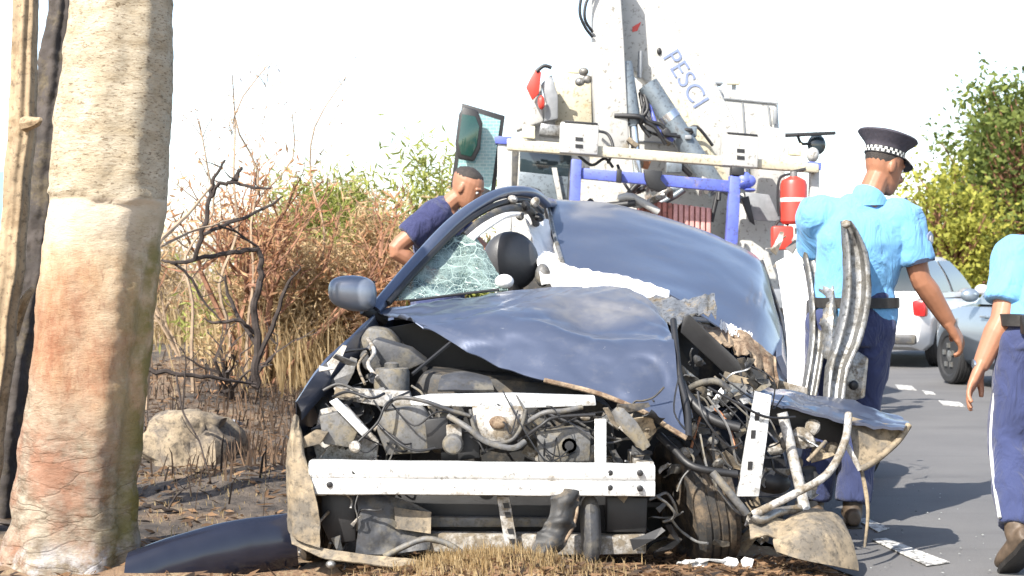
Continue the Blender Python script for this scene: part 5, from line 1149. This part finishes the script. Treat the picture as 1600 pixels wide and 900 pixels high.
def person(name, label, loc, rotz, J, top, top_m, legs_m, skin_m, shoe_m, extra=None, height=1.0):
    """J: joints in local metres, facing +Y, right = +X"""
    root = thing(name, label, 'person', loc, None, rotz); root.scale = (height,)*3
    V = Vector; g = {k: V(v) for k, v in J.items() if k not in ('look', 'curl', 'palmR', 'palmL')}
    look = V(J['look']).normalized(); fr = frame_from(look)
    body = MB()
    pel, wai, che, nek = g['pelvis'], g['waist'], g['chest'], g['neck']
    up = (nek-pel).normalized()
    body.tube([pel-up*.1, pel, wai, che-up*.06, che, che+up*.10, nek-up*.03], [(.10, .15), (.115, .165), (.10, .145), (.115, .165), (.12, .175), (.10, .165), (.06, .08)], 18, 3)
    headb = g['head']
    body.tube([nek-up*.06, nek, headb+fr @ V((0, -.012, .06))], [.064, .058, .056], 12, 2)
    Q = add_head(body, headb, fr)
    shirt, trs = MB(), MB()
    shirt.tube([pel-up*.035, pel+up*.02, wai, che-up*.08, che, che+up*.085, che+up*.15, nek-up*.015], [(.132, .178), (.134, .182), (.126, .172), (.136, .188), (.142, .198), (.122, .195), (.085, .135), (.064, .075)], 22, 3)
    trs.tube([pel-up*.13, pel-up*.06, pel+up*.02, wai-up*.03], [(.125, .17), (.137, .182), (.130, .174), (.122, .160)], 22, 3)
    for s, k in ((-1, 'L'), (1, 'R')):
        sh, el, wr = g['shoulder'+k], g['elbow'+k], g['wrist'+k]
        body.tube([sh.lerp(che+up*.08, .4), sh, sh.lerp(el, .5), el, el.lerp(wr, .3), wr], [.06, .062, .054, .047, .050, .033], 12, 3)
        hd = (wr-el).normalized(); pn = V(J.get('palm'+k, (-s, 0, 0))); ts = V((0, 1, .2)); add_hand(body, wr, hd, pn, ts, J.get('curl', .6))
        sl = .62 if top != 'tee' else .55
        a = sh.lerp(el, sl+.12); shirt.tube([sh.lerp(che+up*.1, .75), sh.lerp(che+up*.1, .3), sh, sh.lerp(el, .35), a], [.075, .085, .080, .078, .080], 16, 3)
        hip, kn, an = g['hip'+k], g['knee'+k], g['ankle'+k]
        body.tube([hip+V((0, 0, .05)), hip, hip.lerp(kn, .5), kn, kn.lerp(an, .35), an, an-V((0, 0, .02))], [.08, .085, .072, .054, .056, .036, .036], 12, 3)
        trs.tube([hip+V((0, 0, .06)), hip, hip.lerp(kn, .5), kn, kn.lerp(an, .4), an.lerp(kn, .06)], [.096, .106, .094, .078, .075, .074], 16, 3)
    bo_ = remesh('body', body, skin_m, root, .0048, 2, world=False)
    remesh('shirt', shirt, top_m, root, .009, 2, .011, 5.5, (1, 1, .5), world=False)
    tr_ = remesh('trousers', trs, legs_m, root, .009, 3, .010, 6, (1, 1, .8), world=False)
    for s in (-1, 1):
        for nm, m, y, r in (('eye', M['eyewhite'], .083, .0115), ('iris', M['eyedark'], .0895, .006)):
            MB().ell(Q(s*.032, y, .515*.235), (r, r, r), None, 10, 8).build(nm, m, root, world=False)
    for k in 'LR':
        an = g['ankle'+k]; toe = g['toe'+k]; d = (toe-an).normalized(); ff = V((d.x, d.y, 0)).normalized()
        sh_ = MB(); hl = an-d*.055+V((0, 0, -.035)) if J.get('tip'+k) is None else an-d*.05
        dn = V((0, 0, -1)); dn = (dn-d*dn.dot(d)).normalized()
        b0 = an+dn*.045
        sh_.tube([b0-d*.07, b0-d*.04, b0+d*.04, b0+d*.12, b0+d*.17, b0+d*.195], [(.03, .03), (.042, .036), (.044, .040), (.034, .046), (.026, .038), (.012, .02)], 14, 3)
        sh_.tube([an+V((0, 0, .05)), an, b0], [.045, .046, .042], 12, 2)
        so2 = remesh('shoe', sh_, shoe_m, root, .007, 2, world=False)
        sole = MB(); s_ = d.cross(dn).normalized(); out = []
        for (a, w) in ((-.105, .012), (-.095, .034), (-.05, .038), (.0, .036), (.06, .044), (.12, .048), (.17, .036), (.198, .012)): out.append((a, w))
        ring = [b0+dn*.034+d*a+s_*w for a, w in out]+[b0+dn*.034+d*a-s_*w for a, w in reversed(out)]; nn = len(ring)
        sole.add(ring+[v+dn*.02 for v in ring], [tuple(range(nn)), tuple(range(2*nn-1, nn-1, -1))]+[(i, i+nn, (i+1) % nn+nn, (i+1) % nn) for i in range(nn)])
        sole.build('sole', M['leather'], so2, recalc=True, world=False)
    return root, Q, fr, g
def ring_belt(root, c, up, ra, rb, h, m, name='belt'):
    mb = MB(); mb.tube([c-up*h, c-up*h*.9, c+up*h*.9, c+up*h], [(ra-.004, rb-.004), (ra, rb), (ra, rb), (ra-.004, rb-.004)], 28); return mb.build(name, m, root, world=False)
def hair_cap(root, Q, m, low=.45, front=.8, g=1.035):
    mb = MB(); H = .235; rings = [(.30, .018, .063, .083), (.42, .010, .069, .090), (.55, .004, .073, .096), (.68, .0, .075, .099), (.8, -.005, .071, .092), (.9, -.008, .058, .076), (.97, -.008, .034, .045), (1.01, -.008, .008, .008)]
    n = 24; vs = []
    for t, c, w_, d in rings:
        for j in range(n):
            a = 2*math.pi*j/n; fy = math.sin(a); lim = low+(front-low)*max(0, (fy+.25)/1.25)**.7
            tt = max(t, min(lim, 1.0)); 
            k = 1.0 if t >= lim else .99
            # clamp rows below the hairline up to it
            if t < lim:
                for (r0, r1) in zip(rings, rings[1:]):
                    if r0[0] <= tt <= r1[0]:
                        q = (tt-r0[0])/(r1[0]-r0[0]); c_, w2, d2 = (r0[i]+(r1[i]-r0[i])*q for i in (1, 2, 3)); break
                vs.append(Q(w2*.985*math.cos(a), c_+d2*.985*math.sin(a), tt*H))
            else: vs.append(Q(w_*g*math.cos(a), c+d*g*math.sin(a), t*H*1.01))
    k = len(rings); mb.add(vs, [(i*n+j, i*n+(j+1) % n, (i+1)*n+(j+1) % n, (i+1)*n+j) for i in range(k-1) for j in range(n)]+[tuple(range((k-1)*n, k*n))])
    return mb.build('hair', m, root, ang=80, world=False)

STAND = dict(pelvis=(0, 0, .95), waist=(0, .01, 1.08), chest=(0, 0, 1.28), neck=(0, -.01, 1.47), head=(0, .02, 1.515), look=(0, 1, -.05),
             shoulderL=(-.19, -.01, 1.40), shoulderR=(.19, -.01, 1.40), elbowL=(-.24, -.02, 1.12), elbowR=(.24, -.02, 1.12), wristL=(-.25, .06, .88), wristR=(.25, .06, .88),
             hipL=(-.095, 0, .90), hipR=(.095, 0, .90), kneeL=(-.11, .02, .49), kneeR=(.11, .02, .49), ankleL=(-.12, 0, .085), ankleR=(.12, 0, .085), toeL=(-.15, .2, .085), toeR=(.15, .2, .085))
def pose(**k): d = dict(STAND); d.update(k); return d
# officer in the peaked cap, back to the camera, looking right
xo = tx(1336, 7.25)
J = pose(look=(.80, .50, -.30), head=(.10, .02, 1.515), neck=(.06, -.01, 1.475), chest=(.03, 0, 1.28), shoulderL=(-.17, .02, 1.41), shoulderR=(.225, -.02, 1.39), elbowR=(.285, -.03, 1.12), wristR=(.43, .03, .905),
         elbowL=(-.16, .20, 1.20), wristL=(-.02, .34, 1.08), hipL=(-.11, 0, .9), hipR=(.075, 0, .9), kneeL=(-.13, .06, .49), ankleL=(-.17, .10, .085), toeL=(-.2, .3, .085), kneeR=(.03, .02, .49), ankleR=(-.015, -.03, .085), toeR=(.0, .17, .085), palmR=(-.7, .2, 0), curl=.9)
pA, Q, fr, g = person('person', 'police officer in dark peaked cap and pale blue shirt standing beside the wreck, back turned', (xo, 7.25, .01), R(-4), J, 'shirt', M['shirt'], M['trousers'], M['skin'], M['shoe'], height=1.04)
hair_cap(pA, Q, M['hair'], .5, .85, 1.01)
ring_belt(pA, g['pelvis']+Vector((0, 0, .055)), Vector((0, 0, 1)), .150, .199, .024, M['leather'])
# cap
cap_rot = fr.to_4x4(); capm = Matrix.Translation(Q(0, -.004, .70*.235)) @ cap_rot @ Matrix.Rotation(R(4), 4, 'X') @ Matrix.Diagonal((.88, 1.1, 1, 1))
cp = MB().lathe([(.088, -.004), (.0895, .034), (.10, .05), (.128, .078), (.136, .088), (.132, .096), (.09, .108), (.03, .112)], capm, 40).build('cap', M['capcloth'], pA, world=False, ang=50)
nb = NT('black_white_diced_band'); uvx = nb.xyz(); ck = nb.n('ShaderNodeTexChecker')
band = MB(); nseg = 48; 
for k in range(2):
    for j in range(nseg):
        a0, a1 = 2*math.pi*j/nseg, 2*math.pi*(j+1)/nseg
        if (j+k) % 2: continue
        q = [capm @ Vector((.0915*math.cos(a), .0915*math.sin(a), z)) for a, z in ((a0, .001+.012*k), (a1, .001+.012*k), (a1, .013+.012*k), (a0, .013+.012*k))]
        band.add(q, [(0, 1, 2, 3)])
band.build('diced_squares', M['plate'], cp, smooth=False, world=False)
MB().lathe([(.0905, -.003), (.0908, .028)], capm, 40).build('cap_band', M['black'], cp, world=False)
rows = []
for r_, z_ in ((.086, .0), (.11, -.012), (.135, -.034)):
    rows.append([capm @ Vector((r_*math.cos(a), r_*math.sin(a)*(1 if r_ < .1 else 1.0), z_+.012*abs(math.cos(a)))) for a in (R(35), R(60), R(90), R(120), R(145))])
MB().sheet(rows, .004, 4).build('cap_peak', M['leather'], cp, world=False)
# sleeve hem, shoulder strap and sleeve badge
def hem(root, a, b, m, r=.083, t0=.70, t1=.78): MB().tube([a.lerp(b, t0), a.lerp(b, t0+.02), a.lerp(b, t1)], [r-.006, r, r-.002], 18).build('sleeve_hem', m, root, world=False)
hem(pA, g['shoulderR'], g['elbowR'], M['undersleeve'])
mb = MB(); c = g['shoulderR'].lerp(g['elbowR'], .36)+Vector((.074, -.034, 0)); rt = Matrix.Rotation(R(-35), 3, 'Z') @ Matrix.Rotation(R(90), 3, 'Y')
mb.lathe([(.004, 0), (.034, 0), (.034, .006), (.026, .008), (.004, .008)], Matrix.Translation(c) @ rt.to_4x4(), 6); bd = mb.build('sleeve_badge', M['lettering'], pA, world=False)
MB().lathe([(.002, .0085), (.016, .0085), (.016, .011), (.002, .011)], Matrix.Translation(c) @ rt.to_4x4(), 12).build('badge_emblem', M['plate'], bd, world=False)
MB().sheet([[g['neck']+Vector((.07, .02, -.02)), g['shoulderR']+Vector((.0, .03, .09))], [g['neck']+Vector((.07, -.03, -.02)), g['shoulderR']+Vector((.0, -.02, .09))]], .01, 4).build('shoulder_strap', M['trousers'], pA, world=False)
MB().tube([g['neck']+Vector((0, 0, -.03)), g['neck']+Vector((0, 0, .01)), g['neck']+Vector((.005, .005, .025))], [(.078, .084), (.072, .078), (.068, .072)], 20, 2).build('collar', M['shirt'], pA, world=False)
# officer at the right edge, walking away
xb = tx(1656, 6.2)
J = pose(pelvis=(-.05, 0, .94), waist=(-.03, .03, 1.06), chest=(.02, .12, 1.18), neck=(.06, .22, 1.33), head=(.08, .27, 1.36), look=(.2, 1, -.3), shoulderL=(-.145, .11, 1.25), shoulderR=(.23, .14, 1.26), elbowL=(-.225, .03, 1.0), wristL=(-.32, .02, .80),
         elbowR=(.29, .06, 1.04), wristR=(.28, .2, .85), hipL=(-.14, 0, .89), hipR=(.05, 0, .89), kneeL=(-.20, .02, .50), ankleL=(-.245, -.18, .17), toeL=(-.265, -.04, .06), kneeR=(.06, .16, .5), ankleR=(.06, .18, .085), toeR=(.08, .38, .085), palmL=(.85, -.35, 0), curl=.5)
pB, Q, fr, g = person('person', 'police officer cut off by the right edge, walking away with a wristwatch on', (xb, 6.2, .012), R(2), J, 'shirt', M['shirt'], M['trousers'], M['skin2'], M['shoe'], height=1.0)
hair_cap(pB, Q, M['hair'], .4, .82, 1.03)
ring_belt(pB, g['pelvis']+Vector((0, 0, .055)), Vector((0, 0, 1)), .150, .199, .025, M['leather'])
mb = MB(); mb.box(g['pelvis']+Vector((-.12, -.13, .04)), (.07, .05, .08)); mb.build('belt_pouch', M['leather'], pB, bevel=.01, world=False)
w0 = g['wristL'].lerp(g['elbowL'], .08); wd = (g['wristL']-g['elbowL']).normalized()
wa = MB().tube([w0-wd*.012, w0+wd*.012], .033, 18).build('watch', M['watch'], pB, world=False)
MB().lathe([(.004, 0), (.018, 0), (.018, .009), (.004, .01)], Matrix.Translation(w0+Vector((-.031, -.012, 0))) @ Matrix.Rotation(R(-90), 4, 'Y'), 14).build('watch_face', M['chrome'], wa, world=False)
# white piping down the trouser seam
pts = [g['hipL']+Vector((-.104, 0, .05)), g['hipL']+Vector((-.108, 0, -.1)), g['hipL'].lerp(g['kneeL'], .5)+Vector((-.097, -.01, 0)), g['kneeL']+Vector((-.082, -.02, 0)), g['kneeL'].lerp(g['ankleL'], .5)+Vector((-.078, -.02, 0)), g['ankleL']+Vector((-.072, -.02, .06))]
MB().tube(pts, .007, 6, 5).build('trouser_piping', M['white'], pB, world=False)
MB().tube([g['neck']+Vector((0, 0, -.03)), g['neck']+Vector((0, 0, .01)), g['neck']+Vector((.005, .005, .025))], [(.078, .084), (.072, .078), (.068, .072)], 20, 2).build('collar', M['shirt'], pB, world=False)
# man in the dark T-shirt at the truck's open door
xc = tx(692, 9.9)
J = pose(look=(.12, 1, -.5), pelvis=(0, -.04, .95), waist=(0, -.04, 1.08), chest=(0, -.02, 1.28), neck=(0, .03, 1.455), head=(0, .085, 1.455), shoulderL=(-.19, -.02, 1.40), shoulderR=(.19, -.01, 1.40), elbowL=(-.24, .2, 1.2), wristL=(-.12, .42, 1.1),
         elbowR=(.27, -.22, 1.2), wristR=(.19, -.06, 1.06), palmL=(.5, 1, 0))
pC, Q, fr, g = person('person', 'man in dark navy T-shirt with cropped hair, bending over beside the open truck door', (xc, 9.9, gh(xc, 9.9)), R(-98), J, 'tee', M['tshirt'], M['trousers'], M['skin2'], M['leather'], height=1.105)
hair_cap(pC, Q, M['hair'], .7, .84, 1.015)

# ------------------------------------------------------------------ parked cars
def hatchback(name, label, loc, rotz, paint, H=1.36):
    root = thing(name, label, 'car', loc, None, rotz)
    st = [(-1.93, .60, .36, .74), (-1.90, .72, .27, .86), (-1.75, .80, .22, .90), (-1.2, .83, .2, .89), (0, .84, .2, .87), (1.0, .83, .2, .86), (1.45, .80, .21, .80), (1.78, .72, .24, .70), (1.9, .58, .32, .58)]
    rows = []
    for y, w_, z0, z1 in st:
        pr = [(.86, 0), (.97, .12), (1, .35), (1, .55), (.985, .78), (.93, .95), (.8, 1.0)]
        ring = [Vector((w_*a, y, z0+(z1-z0)*b)) for a, b in pr]+[Vector((-w_*a, y, z0+(z1-z0)*b)) for a, b in reversed(pr)]
        rows.append(ring)
    nn = len(rows[0]); mb = MB(); vs = [v for r in rows for v in r]
    mb.add(vs, [(i*nn+j, i*nn+(j+1) % nn, (i+1)*nn+(j+1) % nn, (i+1)*nn+j) for i in range(len(rows)-1) for j in range(nn)]+[tuple(range(nn-1, -1, -1)), tuple(range((len(rows)-1)*nn, len(rows)*nn))])
    body = mb.build('body', paint, root, world=False, recalc=True, ang=35)
    cut = MB()
    for y in (-1.2, 1.22):
        for s in (-1, 1): cut.lathe([(.335, -.14), (.335, .14)], Matrix.Translation((s*.80, y, .30)) @ Matrix.Rotation(R(90), 4, 'Y'), 28)
    co = cut.build('cutter', paint, None, recalc=True); co.matrix_world = root.matrix_world
    co.location = loc; co.rotation_euler.z = rotz
    bl = body.modifiers.new('b', 'BOOLEAN'); bl.object = co; bl.solver = 'EXACT'; bl.operation = 'DIFFERENCE'
    bpy.context.view_layer.update(); dg = bpy.context.evaluated_depsgraph_get(); dg.update()
    nm = bpy.data.meshes.new_from_object(body.evaluated_get(dg)); body.modifiers.clear(); body.data = nm; bpy.data.objects.remove(co)
    cab = [(.86, -1.86, .80, .77), (1.0, -1.80, .62, .745), (1.16, -1.70, .28, .70), (1.30, -1.58, .0, .63), (1.36, -1.48, -.16, .57)]
    cab = [(z if z < .9 else .86+(z-.86)*(H-.86)/.5, a, b, x) for z, a, b, x in cab]
    mb = MB(); rings = []
    def cr_ring(z, a, b, x, k=.1):
        return [Vector((x, a+k, z)), Vector((x, (a+b)/2, z)), Vector((x, b-k, z)), Vector((x-k*.8, b, z)), Vector((0, b+.04, z)), Vector((-x+k*.8, b, z)), Vector((-x, b-k, z)), Vector((-x, (a+b)/2, z)), Vector((-x, a+k, z)), Vector((-x+k*.8, a, z)), Vector((0, a-.03, z)), Vector((x-k*.8, a, z))]
    rings = [cr_ring(*c) for c in cab]; top = cr_ring(H+.025, -1.25, -.4, .42); rings.append(top); n2 = 12
    mb.add([v for r in rings for v in r], [(i*n2+j, i*n2+(j+1) % n2, (i+1)*n2+(j+1) % n2, (i+1)*n2+j) for i in range(len(rings)-1) for j in range(n2)]+[tuple(range((len(rings)-1)*n2, len(rings)*n2))])
    mb.build('roof', paint, root, world=False, recalc=True, ang=35)
    def win(j0, j1, z0, z1, ins=.12):
        def pt(j, z, t):
            for (c0, c1), (r0, r1) in zip(zip(cab, cab[1:]), zip(rings, rings[1:])):
                if c0[0] <= z <= c1[0]:
                    q = (z-c0[0])/(c1[0]-c0[0]); a = r0[j0].lerp(r1[j0], q); b = r0[j1].lerp(r1[j1], q); return a.lerp(b, t)
        rows_ = []
        for z in [z0+(z1-z0)*k/3 for k in range(4)]:
            rows_.append([pt(j0, z, t) for t in (ins, .5, 1-ins)])
        c = sum((v for r in rows_ for v in r), Vector())/12; ctr = Vector((0, (cab[2][1]+cab[2][2])/2, c.z)); nrm = (rows_[1][1]-rows_[0][1]).cross(rows_[0][2]-rows_[0][0]).normalized()
        if nrm.dot(c-ctr) < 0: nrm = -nrm
        rows_ = [[v+nrm*.012 for v in r] for r in rows_]
        MB().sheet(rows_, .006, 2).build('window', M['glass'], root, world=False)
    z0, z1 = .93, .86+(1.31-.86)*(H-.86)/.5
    for a, b in ((0, 1), (1, 2), (8, 7), (7, 6)): win(a, b, z0, z1, .06)
    for a, b in ((9, 10), (11, 10)): win(a, b, z0+.02, z1, -.0)
    for a, b in ((3, 4), (5, 4)): win(a, b, z0, z1, .0)
    for y in (-1.2, 1.22):
        for s in (-1, 1):
            mm = Matrix.Translation((s*.75, y, .30)) @ Matrix.Rotation(R(90*s), 4, 'Y')
            wo = MB().lathe(tyre_prof(.30, .18), mm, 28).build('wheel', M['tyre'], root, world=False, ang=30)
            MB().lathe([(.195, .05), (.19, .07), (.17, .06), (.06, .075), (.04, .085)], mm, 24).build('rim', M['silver'], wo, world=False)
            for k in range(5):
                a = k*1.2566; MB().box(mm @ Vector((.11*math.cos(a), .11*math.sin(a), .078)), (.03, .05, .05)).build('spoke', M['silver'], wo, world=False)
    for s in (-1, 1):
        MB().box((s*.705, -1.845, .74), (.17, .15, .20)).build('tail_light', M['taillight'], root, world=False, bevel=.03)
        MB().sheet([[Vector((s*.74, 1.73, .56)), Vector((s*.62, 1.88, .54)), Vector((s*.45, 1.90, .52))], [Vector((s*.75, 1.68, .70)), Vector((s*.64, 1.84, .66)), Vector((s*.5, 1.88, .6))]], .02, 3).build('headlight', M['chrome'], root, world=False)
        MB().ell(Vector((s*.90, .55, .95)), (.10, .06, .07), None, 12, 8).build('wing_mirror', paint, root, world=False)
        for y in (-.35, .35): MB().box((s*.845, y, .74), (.02, .16, .025)).build('door_handle', paint, root, world=False, bevel=.005)
    MB().box((0, -1.935, .66), (.5, .02, .11)).build('number_plate', M['plate'], root, world=False)
    MB().box((0, -1.90, .36), (1.36, .12, .12)).build('rear_bumper', M['greyplastic'], root, world=False, bevel=.03)
    MB().box((0, 1.89, .42), (1.1, .06, .14)).build('grille', M['black'], root, world=False, bevel=.02)
    MB().tube([Vector((-.3, -1.80, .96)), Vector((.15, -1.78, 1.0))], .01, 5).build('wiper', M['black'], root, world=False)
    return root
hatchback('parked_car', 'white hatchback parked on the road behind the officer in the cap', (tx(1432, 20.2), 20.8, .012), R(-30), M['carwhite'], 1.38)
hatchback('parked_car', 'silver blue car half hidden behind the officer at the right edge', (tx(1706, 14.9), 15.2, .012), R(8), M['cargrey'], 1.38)
print('objects', len(bpy.data.objects))
